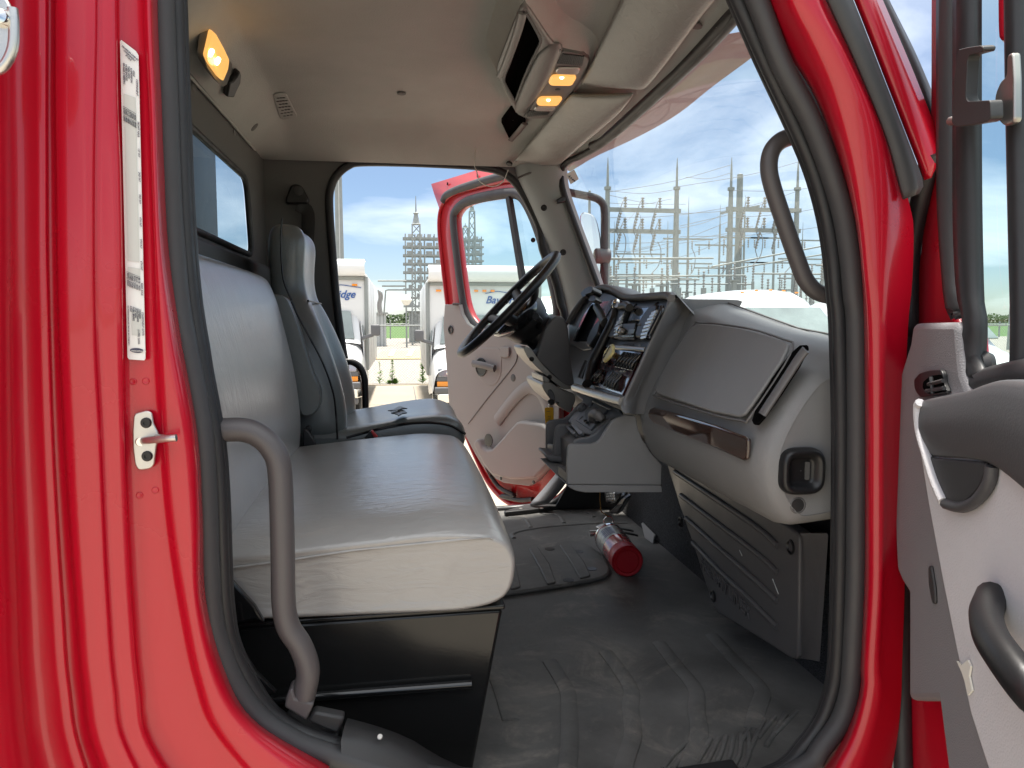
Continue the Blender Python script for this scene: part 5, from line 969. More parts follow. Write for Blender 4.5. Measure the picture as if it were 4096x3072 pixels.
tube('arch_bead', [onD(R6(*p), .045) for p in [(330,1280),(420,1160),(500,1075),(560,1045),(620,1070),(660,1130),(690,1220)]], (.012, .03), 'door_trim', dt, 10, flat=dN, sm=4)
for p in [(152,168),(345,190)]: disc('screw', onD(S3(*p), .095), dN, .008, 'black', dt)
tube('lower_seal', [onD(p, .02) for p in [S2(1650,240), S2(1720,370), S2(1790,480), S2(1880,530), S3(150,270), S3(260,295), S3(340,290)]], .011, 'rubber', dd, 8, sm=4)
# passenger door: swung out towards the camera
pH = V((.70, .91, 1.0)); pU = V((-.309, -.951, 0)); pN = V((-.951, .309, 0))
def onE(p, e=0.0): return onP(p, pH + pN * e, pN)
def dp(t, z, e=0.0): return V((pH.x, pH.y, 0)) + pU * t + pN * e + V((0, 0, z))
TE = .93
def wz(p): return onE(p).z
pd_ = prism('passenger_door', [onE(R4(*p), -.01) for p in [(1047,-200),(1045,650),(1040,830),(1010,1150),(980,1400),(970,1659)]] + [onE(S4(*p), -.01) for p in [(370,200),(330,400),(320,1200),(305,1659)]] + [dp(.03, .75, -.01), dp(TE, .75, -.01), dp(TE, wz(S4(640,430)), -.01), dp(.22, wz(S4(640,430)), -.01), dp(.10, wz(S4(600,340)), -.01)] + [onE(R4(*p), -.01) for p in [(1190,1659),(1150,1580),(1135,1450),(1115,1200),(1105,1000),(1105,-200)]], pN * -.035, 'red', TR, .006, 3, label='open red passenger door at the right')
tube('edge_seal', [onE(R4(*p), .0) for p in [(1052,780),(1030,880),(985,1080),(955,1250),(943,1400),(940,1659)]] + [onE(S4(*p), .0) for p in [(338,150),(318,500),(318,900),(322,1200),(320,1659)]] + [dp(.05, .8)], .013, 'rubber', pd_, 10, sm=4)
# window run channel: two dark strips
def strip(name, left, right, e, mt, th=.012):
    a = resample(cat([onE(p, e) for p in left], 5), 24); b = resample(cat([onE(p, e) for p in right], 5), 24)
    o = loft(name, [[p, p.lerp(q, .5) + pN * .005, q] for p, q in zip(a, b)], mt, pd_); solid(o, th, 0); return o
strip('window_channel', [R4(*p) for p in [(1104,-200),(1104,600),(1106,1000),(1116,1200),(1136,1450),(1152,1570),(1192,1640)]] + [S4(545,60)], [R4(*p) for p in [(1185,-200),(1185,600),(1187,1000),(1190,1200),(1205,1450),(1225,1560),(1260,1630)]] + [S4(600,40)], .006, 'rubber_grey')
strip('window_channel', [R4(*p) for p in [(1190,-200),(1190,600),(1190,1000),(1193,1200),(1205,1450),(1225,1580),(1250,1659)]] + [S4(560,200), S4(585,310), S4(640,350)], [R4(*p) for p in [(1285,-200),(1285,600),(1287,1000),(1290,1200),(1296,1450),(1305,1600),(1325,1659)]] + [S4(645,200), S4(665,285), S4(705,325)], .012, 'rubber')
gt_ = wz(R4(1300,-260))
link('window_pane', mesh([onE(R4(1240,-260), -.012), onE(R4(1240,1659), -.012), onE(S4(620,340), -.012), dp(TE - .04, wz(S4(700,320)), -.012), dp(TE - .12, gt_, -.012)], [(0, 1, 2, 3, 4)]), pd_, 'glass_door', 'passenger door window', False)
strip('window_divider', [R4(*p) for p in [(1455,-200),(1462,400),(1470,800),(1480,1250),(1490,1659)]] + [S4(790,330)], [R4(*p) for p in [(1526,-200),(1530,400),(1535,800),(1545,1250),(1550,1659)]] + [S4(840,330)], .004, 'rubber')
strip('painted_red_reflection', [R4(*p) for p in [(1440,-200),(1442,100),(1450,200)]], [R4(*p) for p in [(1460,-200),(1462,100),(1464,200)]], -.02, 'red')  # red strip standing in for a reflection in the glass, not a door part
tube('window_sill_rubber', [onE(S4(*p), .012) for p in [(640,352),(700,335),(770,320),(840,308)]] + [dp(.5, wz(S4(825,300)), .012), dp(.9, wz(S4(825,295)), .012)], (.012, .016), 'rubber', pd_, 10, flat=pN)
# quarter window latch
la_ = prism('window_latch', rounded([onE(R4(*p), .03) for p in [(1250,250),(1300,238),(1370,228),(1385,238),(1378,260),(1310,278),(1300,300),(1290,490),(1300,515),(1420,508),(1425,600),(1400,620),(1240,645),(1215,625),(1222,560),(1230,400)]], .004), pN * .012, 'dark_trim', pd_, .004, 2, label='black quarter window latch')
tube('latch_pin', [onE(R4(1152,618), .036), onE(R4(1230,612), .036)], .005, 'satin', la_, 8)
prism('latch_plate', rounded([onE(R4(*p), .015) for p in [(1420,480),(1450,410),(1480,390),(1482,280),(1512,262),(1520,400),(1520,620),(1470,645),(1415,590)]], .006), pN * .008, 'satin', la_, .002)
for p in [(688,270)]:
    lathe('glass_button', [(0, .013), (.006, .016), (.012, .012), (.014, .004)], onE(S4(*p), .0), pN, 'dark_trim', pd_, 16)
# trim
tp = [(362,97),(535,92),(548,110),(552,200),(565,310),(590,372),(640,385)]
tl = [(585,1659),(470,1659),(345,1659),(345,1215),(318,1170),(296,1120),(290,1000),(283,700),(277,450),(292,365),(325,260),(350,180)]
ptm = prism('door_trim', [onE(S4(*p), .028) for p in tp] + [dp(.40, wz(S4(640,385)), .028), dp(.40, .78, .028)] + [onE(S4(*p), .028) for p in tl[1:]], pN * -.028, 'door_grey', pd_, .008, 3, label='grey passenger door trim with vent')
fb = prism('fabric_panel', [onE(S4(*p), .04) for p in [(372,440),(400,415),(600,385)]] + [dp(.90, wz(S4(600,385)), .04), dp(.90, .80, .04)] + [onE(S4(*p), .04) for p in [(600,1720),(540,1450),(480,1150),(425,850),(385,600)]], pN * -.012, 'fabric', ptm, .006, 3, label='light textured fabric panel')
va = [(388,330),(410,305),(450,292),(500,288),(510,305),(512,345),(530,385),(480,395),(415,405),(392,375)]
vr = prism('demist_vent', rounded([onE(S4(*p), .028) for p in va], .006), pN * .006, 'black', ptm, .003, 3, label='small black demister vent')
prism('vent_mouth', rounded([onE(S4(*p), .0345) for p in [(410,340),(440,315),(490,308),(495,350),(505,380),(430,390),(408,365)]], .006), pN * .001, 'recess_shade', vr)  # thin black plate painting the shade inside the vent
for a, b in [((430,350),(490,335)), ((420,378),(495,365)), ((440,320),(448,388))]: tube('vent_slat', [onE(S4(*a), .037), onE(S4(*b), .037)], .0025, 'dark_trim', vr, 6)
# armrest: bar standing proud of the panel, scooped grip below
at_ = [S4(*p) for p in [(385,432),(410,418),(520,395),(640,372),(825,328)]]; ab = [S4(*p) for p in [(430,640),(455,650),(560,655),(690,672),(825,750)]]
ra_ = [onE(p, .04) for p in at_] + [dp(.62, wz(S4(825,300)), .04), dp(.9, wz(S4(825,290)), .04)]; rb_ = [onE(p, .04) for p in ab] + [dp(.62, wz(S4(825,900)), .04), dp(.9, wz(S4(825,1000)), .04)]
A_, B_ = resample(cat(ra_, 5), 30), resample(cat(rb_, 5), 30)
def prot(i): return .006 + .012 * min(1, i / 12)
arm_ = loft('armrest', [[a, a + pN * prot(i) * .8, a.lerp(b, .12) + pN * prot(i), a.lerp(b, .5) + pN * (prot(i) + .006), a.lerp(b, .9) + pN * prot(i), b + pN * prot(i) * .7, b] for i, (a, b) in enumerate(zip(A_, B_))], 'arm_grey', ptm, sub=1, label='dark grey door armrest')
tube('armrest_edge', [onE(S4(*p), .048) for p in [(395,425),(385,450),(392,540),(420,640),(455,750),(492,835)]], .0055, 'fabric', ptm, 8, sm=4)
prism('grip_scoop', rounded([onE(S4(*p), .041) for p in [(430,640),(470,655),(690,672),(692,720),(660,790),(610,840),(560,858),(495,842),(455,740)]], .01), pN * .006, 'dark_trim', ptm, .003)
tube('scoop_rim', [onE(S4(*p), .046) for p in [(692,690),(680,760),(630,830),(565,860),(500,845)]], .006, 'arm_grey', ptm, 8, sm=4)
tube('pull_handle', [onE(S4(690,1235), .045), onE(S4(668,1305), .062), onE(S4(690,1400), .075), onE(S4(770,1520), .08), onE(S4(880,1660), .075), onE(S4(1000,1820), .05)], (.014, .017), 'black', ptm, 14, flat=pN, sm=5)
prism('trim_plug', rounded([onE(S4(*p), .0275) for p in [(440,1105),(452,1100),(468,1200),(470,1262),(458,1262),(442,1180)]], .004), pN * .004, 'dark_trim', ptm, .002)
disc('trim_plug', onE(S4(281,1030), .02), pN, .012, 'black', ptm, .006)
prism('torn_hole', [onE(S4(*p), .041) for p in [(553,1497),(575,1515),(600,1492),(612,1520),(605,1560),(618,1620),(600,1640),(590,1590),(575,1545)]], pN * .002, 'globe', fb)
# ================================================================== the yard
random.seed(7)
def sheet(name, x0, x1, y0, y1, z, mt, kind='structure'):
    o = link(name, mesh([(x0, y0, z), (x1, y0, z), (x1, y1, z), (x0, y1, z)], [(0, 1, 2, 3)]), None, mt, smooth=False); o['kind'] = kind; return o
sheet('ground', -4000, 4000, -4000, 4000, -.008, 'field')
sheet('gravel_yard', -120, 160, 19.4, 78, -.004, 'gravel')
lot = sheet('concrete_lot', -120, 160, -120, 19.9, 0.0, 'concrete')
for k in range(-3, 9):   # slab joints
    o = link('slab_joint', mesh(*box_geo((k * 4.6 + .3, -50, .0015), (.02, 139, .001))), lot, 'grey_plastic', smooth=False)
for y in (-6, 8.2, 15.2): link('slab_joint', mesh(*box_geo((20, y, .0022), (270, .02, .001))), lot, 'grey_plastic', smooth=False)
kb = link('lot_edge', mesh(*box_geo((20, 19.95, -.02), (270, .16, .08))), lot, 'concrete', smooth=False)
# ------------------------------------------------ delivery trucks with rounded box noses
def xsec(pts): return [V(p) for p in pts]
def loftp(name, rows, mt, parent, sub=1, cap=True): return loft(name, rows, mt, parent, cu=False, sub=sub)
def half_body(name, secs, mt, parent, sub=1):
    """secs: list of (y, [(x,z)...]) half sections from centre top to sill; mirrored"""
    rows = []
    for y, s in secs:
        r = [V((-x, y, z)) for x, z in reversed(s)] + [V((x, y, z)) for x, z in s[1:]]; rows.append(r)
    return loft(name, rows, mt, parent, sub=sub)
def wheel(parent, x, y, r=.37, w=.22, s=1):
    t = lathe('wheel', [(-w / 2, r * .62), (-w / 2, r * .95), (-w * .35, r), (w * .35, r), (w / 2, r * .95), (w / 2, r * .62), (w * .3, r * .58), (w * .3, r * .1)], (x, y, r), (s, 0, 0), 'tyre', parent, 28)
    lathe('rim', [(0, r * .60), (.02, r * .58), (-.02, r * .35), (.0, r * .18), (.02, r * .16), (.03, .01)], (x + s * w * .28, y, r), (s, 0, 0), 'steel', t, 20)
def make_box_truck(label):
    t = root('box_truck', label, 'truck'); t['group'] = 'white box trucks parked behind the cab'
    # cab nose: hood to windscreen
    half_body('hood', [(.10, [(0, .98), (.6, .98), (.92, .94), (1.02, .86), (1.05, .55)]), (.25, [(0, 1.10), (.6, 1.09), (.94, 1.04), (1.05, .92), (1.07, .5)]), (.60, [(0, 1.24), (.6, 1.22), (.94, 1.15), (1.06, 1.0), (1.08, .5)]), (1.05, [(0, 1.36), (.6, 1.34), (.96, 1.27), (1.06, 1.1), (1.08, .4)]), (1.5, [(0, 1.38), (.6, 1.36), (.98, 1.30), (1.06, 1.1), (1.08, .4)]), (2.0, [(0, 1.38), (.6, 1.36), (.98, 1.30), (1.06, 1.1), (1.08, .4)])], 'white', t)
    half_body('cab_roof', [(1.00, [(0, 1.33), (.7, 1.32), (.97, 1.28), (1.0, 1.26)]), (1.08, [(0, 1.38), (.7, 1.37), (.965, 1.33), (1.0, 1.30)]), (1.45, [(0, 1.90), (.6, 1.89), (.86, 1.84), (.93, 1.78)]), (1.56, [(0, 2.00), (.6, 1.98), (.84, 1.93), (.92, 1.84)]), (1.75, [(0, 2.05), (.6, 2.03), (.84, 1.97), (.93, 1.86)]), (2.0, [(0, 2.06), (.6, 2.04), (.84, 1.98), (.94, 1.86)])], 'white', t)
    for s in (-1, 1):
        prism('door', [V((s * 1.055, 1.05, .55)), V((s * 1.055, 1.95, .55)), V((s * 1.05, 1.95, 1.30)), V((s * .95, 1.95, 1.86)), V((s * .94, 1.6, 1.86)), V((s * 1.03, 1.08, 1.30))], (s * .02, 0, 0), 'white', t, .01)
        prism('side_window', [V((s * 1.052, 1.22, 1.34)), V((s * 1.052, 1.88, 1.34)), V((s * .972, 1.88, 1.80)), V((s * .972, 1.60, 1.80))], (s * .02, 0, 0), 'van_glass', t, .004)
        mi = box('mirror', (s * 1.27, 1.0, 1.53), (.17, .10, .21), 'grey_plastic', t, .03, 3); bar('mirror_arm', (s * 1.02, 1.12, 1.38), (s * 1.22, 1.02, 1.44), .07, 'grey_plastic', mi, .06, .01)
        hl = prism('headlight', [V((s * .66, .085, .82)), V((s * .96, .11, .82)), V((s * .97, .13, .96)), V((s * .68, .10, .96))], (0, .05, 0), 'headlamp', t, .008)
        lathe('reflector', [(0, .045), (.008, .035), (.009, .005)], (s * .78, .083, .885), (0, -1, 0), 'chrome', hl, 16)
        prism('lamp_band', [V((s * .60, .08, .74)), V((s * 1.0, .12, .74)), V((s * .99, .12, .815)), V((s * .62, .08, .815))], (0, .05, 0), 'grey_plastic', t, .004)
        prism('turn_signal', [V((s * .62, .075, .645)), V((s * .985, .11, .645)), V((s * .985, .11, .735)), V((s * .62, .075, .735))], (0, .05, 0), 'amber', t, .008)
        wheel(t, s * .86, .95, s=s); wheel(t, s * .84, 4.6, s=s)
        prism('clearance_lamp', [V((s * .83, 1.43, 2.36)), V((s * .93, 1.43, 2.36)), V((s * .93, 1.43, 2.40)), V((s * .83, 1.43, 2.40))], (0, -.02, 0), 'amber', t, .005)
        box('corner_post', (s * 1.09, 1.46, 1.65), (.07, .07, 1.78), 'galv', t, .01)
        for y in (2.2, 3.4, 4.6): box('side_post', (s * 1.105, y, 1.65), (.015, .05, 1.8), 'white_box', t)
    for k in (-1, 0, 1): prism('clearance_lamp', [V((k * .16 - .04, 1.43, 2.36)), V((k * .16 + .04, 1.43, 2.36)), V((k * .16 + .04, 1.43, 2.40)), V((k * .16 - .04, 1.43, 2.40))], (0, -.02, 0), 'amber', t, .005)
    g = box('grille', (0, .085, .80), (1.2, .06, .30), 'grey_plastic', t, .01)
    for k in range(4): box('grille_bar', (0, .05, .70 + .065 * k), (1.16, .02, .018), 'dark_trim', g)
    bp = prism('bumper', rounded([V((-1.06, .28, .36)), V((-.98, .02, .36)), V((.98, .02, .36)), V((1.06, .28, .36)), V((1.06, .36, .36)), V((-1.06, .36, .36))], .06), (0, 0, .17), 'chrome', t, .02, 3)
    box('bumper_top', (0, .14, .585), (2.06, .26, .11), 'grey_plastic', bp, .02); box('air_dam', (0, .18, .30), (1.96, .24, .11), 'grey_plastic', bp, .02)
    prism('windscreen', [V((-.88, 1.075, 1.36)), V((.88, 1.075, 1.36)), V((.80, 1.43, 1.87)), V((.5, 1.425, 1.90)), V((-.5, 1.425, 1.90)), V((-.80, 1.43, 1.87))], (0, -.02, .015), 'van_glass', t, .01, 2)
    for s in (-1, 1): tube('wiper', [V((s * .1 + .1, 1.06, 1.375)), V((s * .1 + .55, 1.10, 1.43))], .012, 'black', t, 6)
    bx_ = box('cargo_box', (0, 4.2, 1.66), (2.20, 5.5, 1.86), 'white_box', t, .02)
    box('box_skirt', (0, 4.2, .62), (1.6, 5.2, .25), 'grey_plastic', t)
    nose = loft('nose_cap', [[V((x * k, 1.45 - d, 2.545 + .33 * q)) for x in (-1.10, -1.07, -1.0, -.6, 0, .6, 1.0, 1.07, 1.10)] for d, q, k in [(0, 0, 1), (.16, .0, .99), (.22, .10, .985), (.24, .45, .98), (.21, .82, .975), (.10, .98, .97), (-.2, 1.0, .97), (-.8, 1.0, .97)]], 'white_box', t, sub=1)
    box('under_nose_strip', (0, 1.425, 2.505), (2.10, .03, .06), 'galv', t)  # grey strip across the front below the nose cap
    text('box_logo', 'Bay Bridge', .20, V((.02, 1.435, 2.14)), (1, 0, 0), (0, 0, 1), 'blue_ink', t, .001, .35, off=.003)
    tube('logo_arc', [V((.02, 1.437, 2.33)), V((.25, 1.437, 2.37)), V((.45, 1.437, 2.35)), V((.62, 1.437, 2.38)), V((.85, 1.437, 2.35)), V((1.0, 1.437, 2.33))], .007, 'blue_ink', t, 6, sm=4)
    return t
bt = make_box_truck('white box truck beyond the driver doorway, partly behind the driver seat')
bt.location = (-1.74, 13.0, 0)
bt2 = copy_tree(bt); bt2.location = (1.60, 12.9, -.10); bt2['label'] = 'white box truck seen behind the open driver door and its window'
def fixcopy(o): pass
# ------------------------------------------------ high roof vans
def make_van(label):
    t = root('van', label, 'van'); t['group'] = 'white vans ahead of the windscreen'
    half_body('body', [(.05, [(0, .9), (.6, .9), (.9, .85), (.96, .5)]), (.25, [(0, 1.12), (.6, 1.1), (.95, 1.0), (1.0, .45)]), (1.0, [(0, 1.32), (.6, 1.3), (.97, 1.2), (1.0, .4)]), (1.1, [(0, 1.38), (.6, 1.36), (.97, 1.28), (1.0, .4)]), (1.75, [(0, 1.98), (.6, 1.96), (.88, 1.86), (1.0, .4)]), (1.95, [(0, 2.2), (.6, 2.16), (.84, 2.02), (1.0, .4)]), (2.3, [(0, 2.36), (.6, 2.33), (.84, 2.18), (1.0, .4)]), (2.9, [(0, 2.40), (.6, 2.37), (.86, 2.22), (1.0, .4)]), (5.6, [(0, 2.38), (.6, 2.35), (.86, 2.2), (1.0, .4)]), (5.7, [(0, 2.2), (.6, 2.2), (.84, 2.1), (.98, .4)])], 'white', t)
    prism('windscreen', [V((-.85, 1.10, 1.42)), V((.85, 1.10, 1.42)), V((.80, 1.72, 1.95)), V((-.80, 1.72, 1.95))], (0, -.03, .03), 'van_glass', t, .02)
    for s in (-1, 1):
        prism('side_window', [V((s * .985, 1.5, 1.42)), V((s * .985, 2.4, 1.42)), V((s * .93, 2.4, 1.85)), V((s * .93, 1.9, 1.85))], (s * .03, 0, 0), 'van_glass', t, .01)
        prism('headlight', [V((s * .62, .03, .78)), V((s * .93, .10, .78)), V((s * .95, .16, .95)), V((s * .66, .06, .95))], (0, .05, 0), 'headlamp', t, .008)
        wheel(t, s * .86, .95, s=s); wheel(t, s * .86, 4.5, s=s)
    for k in range(-2, 3): box('clearance_lamp', (k * .3, 2.22 + .02 * abs(k), 2.335 - .012 * k * k), (.07, .04, .03), 'amber', t, .008)
    box('bumper', (0, .06, .48), (1.94, .2, .24), 'grey_plastic', t, .05, 3); box('grille', (0, .04, .78), (1.1, .05, .22), 'grey_plastic', t, .01)
    tube('aerial', [V((.5, 2.2, 2.32)), V((.5, 2.15, 2.7))], .006, 'black', t, 6)
    return t
vn = make_van('white high roof van seen above the dashboard through the windscreen'); vn.location = (7.55, 12.2, 0)
vn2 = copy_tree(vn); vn2.location = (3.45, 13.2, -.12); vn2['label'] = 'white van roof just showing over the gauge hood'
vn3 = copy_tree(vn); vn3.location = (11.2, 12.4, -.1); vn3['label'] = 'white van in line with the passenger door window'
# ------------------------------------------------ fence, weeds
fence = root('chain_link_fence', 'low chain link fence along the edge of the concrete lot', 'fence', (0, 20.6, 0))
for i in range(-4, 9): lathe('fence_post', [(0, .03), (1.64, .03), (1.66, .015)], (i * 3.0 - 1.9, 20.6, 0), (0, 0, 1), 'galv', fence, 10)
tube('top_rail', [V((-14, 20.6, 1.58)), V((24, 20.6, 1.58))], .021, 'galv', fence, 8)
gs_ = []
x = -14.0
while x < 24:
    gs_.append(bar_geo((x, 20.6, .02), (x + 1.55, 20.6, 1.57), .0035)); gs_.append(bar_geo((x + 1.55, 20.604, .02), (x, 20.604, 1.57), .0035)); x += .075
m_ = link('chain_link', mesh(*join(gs_)), fence, 'galv', smooth=False); m_['kind'] = 'stuff'
def weed(p, h, lab, dens):
    t = root('weed', lab, 'plant', p, 'weeds at the lot edge'); tube('stem', [V(p), V(p) + V((.01, 0, h * .6)), V(p) + V((-.01, 0, h))], .006, 'stem', t, 6); vv, ff = [], []
    for k in range(dens):
        z = h * random.uniform(.02, 1); r = (1 - z / h) * .16 + .05; a = random.uniform(0, 6.28); b = V(p) + V((0, 0, z)); d = V((math.cos(a), math.sin(a), random.uniform(.1, .7))).normalized() * r * random.uniform(.5, 1.1); s = d.cross(V((0, 0, 1))).normalized() * random.uniform(.012, .022)
        i = len(vv); vv += [b, b + d * .5 + s, b + d, b + d * .5 - s]; ff.append((i, i + 1, i + 2, i + 3))
    l = link('foliage', mesh(vv, ff), t, 'leaf', smooth=False); l['kind'] = 'stuff'
def gp0(p, Y): q = onY(p, Y); return (q.x, Y, 0.0)
weed(gp0(T7(520,1275), 20.2), .62, 'thin weed beside the left box truck', 60); weed(gp0(T7(640,1275), 20.2), .66, 'upright weed in the middle of the gap between the box trucks', 150); weed(gp0(T7(925,1275), 20.2), .78, 'bushy weed beside the right box truck', 260)
weed(gp0(T7(665,1278), 20.15), .16, 'low weed clump at the lot edge', 200); weed(gp0(T7(610,1278), 20.15), .10, 'lowest weed tuft left of the upright weed', 90)
# ------------------------------------------------ substation
def fr_bar(parent, segs, name='member', mt='galv'):
    for a, b, w in segs: link(name, mesh(*bar_geo(a, b, w)), parent, mt, smooth=False)
def insul(parent, a, axis=(0, 0, 1), n=5, r=.12, L=.9):
    pr = [(0, r * .35)]
    for k in range(n): z = L * (k + .3) / n; pr += [(z, r * .4), (z + L / n * .2, r), (z + L / n * .45, r), (z + L / n * .6, r * .4)]
    pr += [(L, r * .4)]; lathe('insulator', pr, a, axis, 'insulator', parent, 8)
SY = 50.0
def sY(p, Y=SY): return onY(S6(*p), Y)
def pole(parent, top, base_r, top_r, z0, rod=None):
    x, y = top.x, top.y
    lathe('mast', [(0, base_r), (z0, top_r), (z0 + .05, top_r * .4)], (x, y, 0), (0, 0, 1), 'galv', parent, 12)
    if rod: lathe('lightning_rod', [(0, .10), (rod * .6, .075), (rod, .02)], (x, y, z0), (0, 0, 1), 'galv', parent, 8); lathe('cap_flange', [(-.12, top_r * 1.6), (.08, top_r * 1.6)], (x, y, z0), (0, 0, 1), 'galv', parent, 10)
def portal(lab, xa, xb, ytop, yrod, beams, ins, Y=SY):
    pa_, pb_ = sY((xa, ytop), Y), sY((xb, ytop), Y); t = root('steel_portal', lab, 'substation frame', ((pa_.x + pb_.x) / 2, Y, 0)); t['group'] = 'steel portals of the substation'
    rodl = sY((xa, yrod), Y).z - pa_.z
    for p in (pa_, pb_): pole(t, p, .30, .15, p.z, rodl)
    for yb in beams:
        z = sY((xa, yb), Y).z; link('cross_beam', mesh(*bar_geo((pa_.x - .3, Y, z), (pb_.x + .3, Y, z), .22, .28)), t, 'galv', smooth=False)
        for fx in ins:
            x = pa_.x + (pb_.x - pa_.x) * fx; insul(t, (x, Y - .1, z + .12), (0, 0, 1), 4, .13, .75); insul(t, (x - .3, Y - .1, z - .15), (-.25, 0, -1), 6, .11, 1.2)
            tube('jumper', [V((x, Y - .1, z + .85)), V((x - .4, Y - .5, z + .2)), V((x - .7, Y - .3, z - 1.2)), V((x - .4, Y, z - 1.9))], .03, 'wire', t, 5, sm=4)
    return t
portal('left steel portal of the substation seen beside the driver mirror', 425, 935, 280, 55, (438, 595), (.25, .5, .75))
portal('right steel portal of the substation seen behind the grab handle', 1335, 1825, 285, 55, (435, 588), (.25, .5, .75))
p_ = sY((1402, 180), 54); sp_ = root('steel_pole', 'tall plain steel pole beside the right substation portal', 'pole', (p_.x, 54, 0)); pole(sp_, p_, .34, .22, p_.z); link('cross_arm', mesh(*bar_geo((p_.x - 1.5, 54, sY((1402,470), 54).z), (p_.x + 1.6, 54, sY((1402,410), 54).z), .16)), sp_, 'galv', smooth=False)
p_ = sY((292, 300), 60); sp2 = root('steel_pole', 'thin short pole just right of the far windscreen pillar', 'pole', (p_.x, 60, 0)); pole(sp2, p_, .16, .10, p_.z)
p_ = onY((4030, 480), 48); portal('steel portal seen through the passenger door window', 3460, 3950, 520, 330, (430, 700, 860), (.15, .4, .65, .9), 40.0)
# bus supports: posts with insulators and tubes
ORD = ['first', 'second', 'third', 'fourth', 'fifth', 'sixth', 'seventh', 'eighth', 'ninth', 'tenth', 'eleventh', 'twelfth', 'thirteenth', 'fourteenth', 'fifteenth', 'sixteenth', 'seventeenth', 'eighteenth', 'nineteenth', 'twentieth', 'twenty-first', 'twenty-second', 'twenty-third', 'twenty-fourth', 'twenty-fifth', 'twenty-sixth']
for k in range(26):
    xq = 440 + k * 62 + random.uniform(-18, 18); Y = random.choice((38, 42, 46)); top = sY((xq, random.uniform(830, 985)), Y)
    t = root('bus_support', ORD[k] + ' slim bus support from the left above the dashboard', 'bus support', (top.x, Y, 0), 'bus supports of the substation')
    link('post', mesh(*bar_geo((top.x, Y, 0), (top.x, Y, top.z - .9), random.choice((.12, .16, .22)))), t, 'galv', smooth=False); insul(t, (top.x, Y, top.z - .9), (0, 0, 1), 6, .075, .9)
    if k % 3 == 0: link('cap_plate', mesh(*box_geo((top.x, Y, top.z - .95), (.6, .3, .08))), t, 'galv', smooth=False)
    if k % 4 == 1: tube('jumper', [V((top.x, Y, top.z)), V((top.x + .4, Y, top.z + .5)), V((top.x + .5, Y, top.z + 1.3)), V((top.x + .3, Y, top.z + 1.8))], .025, 'wire', t, 5, sm=4)
def busbar(lab, a, b, Y, r=.05, Y2=None):
    o = tube('bus_bar', [sY(a, Y), sY(b, Y2 or Y)], r, 'galv', None, 8); tag(o, lab, 'bus bar', 'bus bars of the substation')
for i, (a, b, Y) in enumerate([((440,800),(1205,797),42), ((500,830),(800,830),46), ((440,935),(1440,925),38), ((440,960),(1100,955),42), ((1190,862),(2010,708),42), ((1330,880),(2010,770),46), ((1500,912),(2010,915),38), ((1960,850),(2300,850),40), ((440,985),(1500,990),46)]):
    busbar(['highest level bus bar, right of the driver mirror', 'short bus bar just under the highest level one', 'long bus bar low over the dashboard, first below the short one', 'long bus bar second below the short one', 'upper of two sloping bus bars behind the grab handle', 'lower of two sloping bus bars behind the grab handle', 'level bus bar below the sloping ones behind the grab handle', 'bus bar running right from the near windscreen pillar', 'lowest bus bar just above the dashboard'][i], a, b, Y)
for i, (a, b) in enumerate(sorted([((430,310),(1335,110)),((435,300),(940,290)),((950,270),(2000,40)),((940,470),(1600,380)),((935,580),(1340,440)),((940,690),(1500,560)),((560,760),(1340,520)),((425,500),(1340,420)),((1340,300),(2100,250)),((430,620),(660,420)),((960,560),(1830,300)),((600,740),(950,600)),((425,330),(1000,400)),((1340,500),(2200,380)),((430,690),(1340,610)),((430,745),(950,700)),((960,640),(2050,560)),((430,390),(900,360)),((1000,200),(1330,170)),((700,850),(1340,640))], key=lambda w: (w[0] if w[0][1] < w[1][1] else w[1])[0])):
    A1, B1 = sY(a, 49), sY(b, 53); md = (A1 + B1) / 2 - V((0, 0, .25)); o = tube('overhead_wire', [A1, md, B1], .018, 'wire', None, 5, sm=6); tag(o, ORD[i] + ' overhead wire from the left, judged by its upper end', 'wire', 'overhead wires')
# slender masts further back
for k in range(9):
    p_ = sY((470 + k * 195 + random.uniform(-40, 40), random.uniform(480, 720)), 72); t = root('slender_mast', ORD[k] + ' slender mast from the left in the back row of the substation', 'mast', (p_.x, 72, 0), 'slender masts at the back of the substation')
    lathe('mast', [(0, .16), (p_.z, .09)], (p_.x, 72, 0), (0, 0, 1), 'galv', t, 8); lathe('lightning_rod', [(0, .05), (2.0, .015)], (p_.x, 72, p_.z), (0, 0, 1), 'galv', t, 6)
    for j, zz in enumerate((p_.z * .62, p_.z * .82)):
        link('cross_arm', mesh(*bar_geo((p_.x - 2.6, 72, zz), (p_.x + 2.6, 72, zz), .14)), t, 'galv', smooth=False)
        for dx_ in (-2.2, 0.4, 2.2): insul(t, (p_.x + dx_, 71.9, zz - .1), (0, 0, -1), 4, .10, .9)
# switchgear boxes low in the yard
for k in range(16):
    xq = 450 + k * 105; Y = random.choice((44, 48, 52)); c = sY((xq, 1000), Y); h = random.uniform(1.9, 2.6)
    t = root('switchgear', ORD[k] + ' grey switchgear cabinet from the left behind the bus supports', 'switchgear', (c.x, Y, 0), 'switchgear cabinets of the substation')
    link('cabinet', mesh(*box_geo((c.x, Y, h / 2 + .3), (random.uniform(.5, 1.2), .7, h))), t, 'galv', smooth=False)
    for j in (-.25, .0, .25): insul(t, (c.x + j, Y, h + .3), (0, 0, 1), 4, .08, .9)
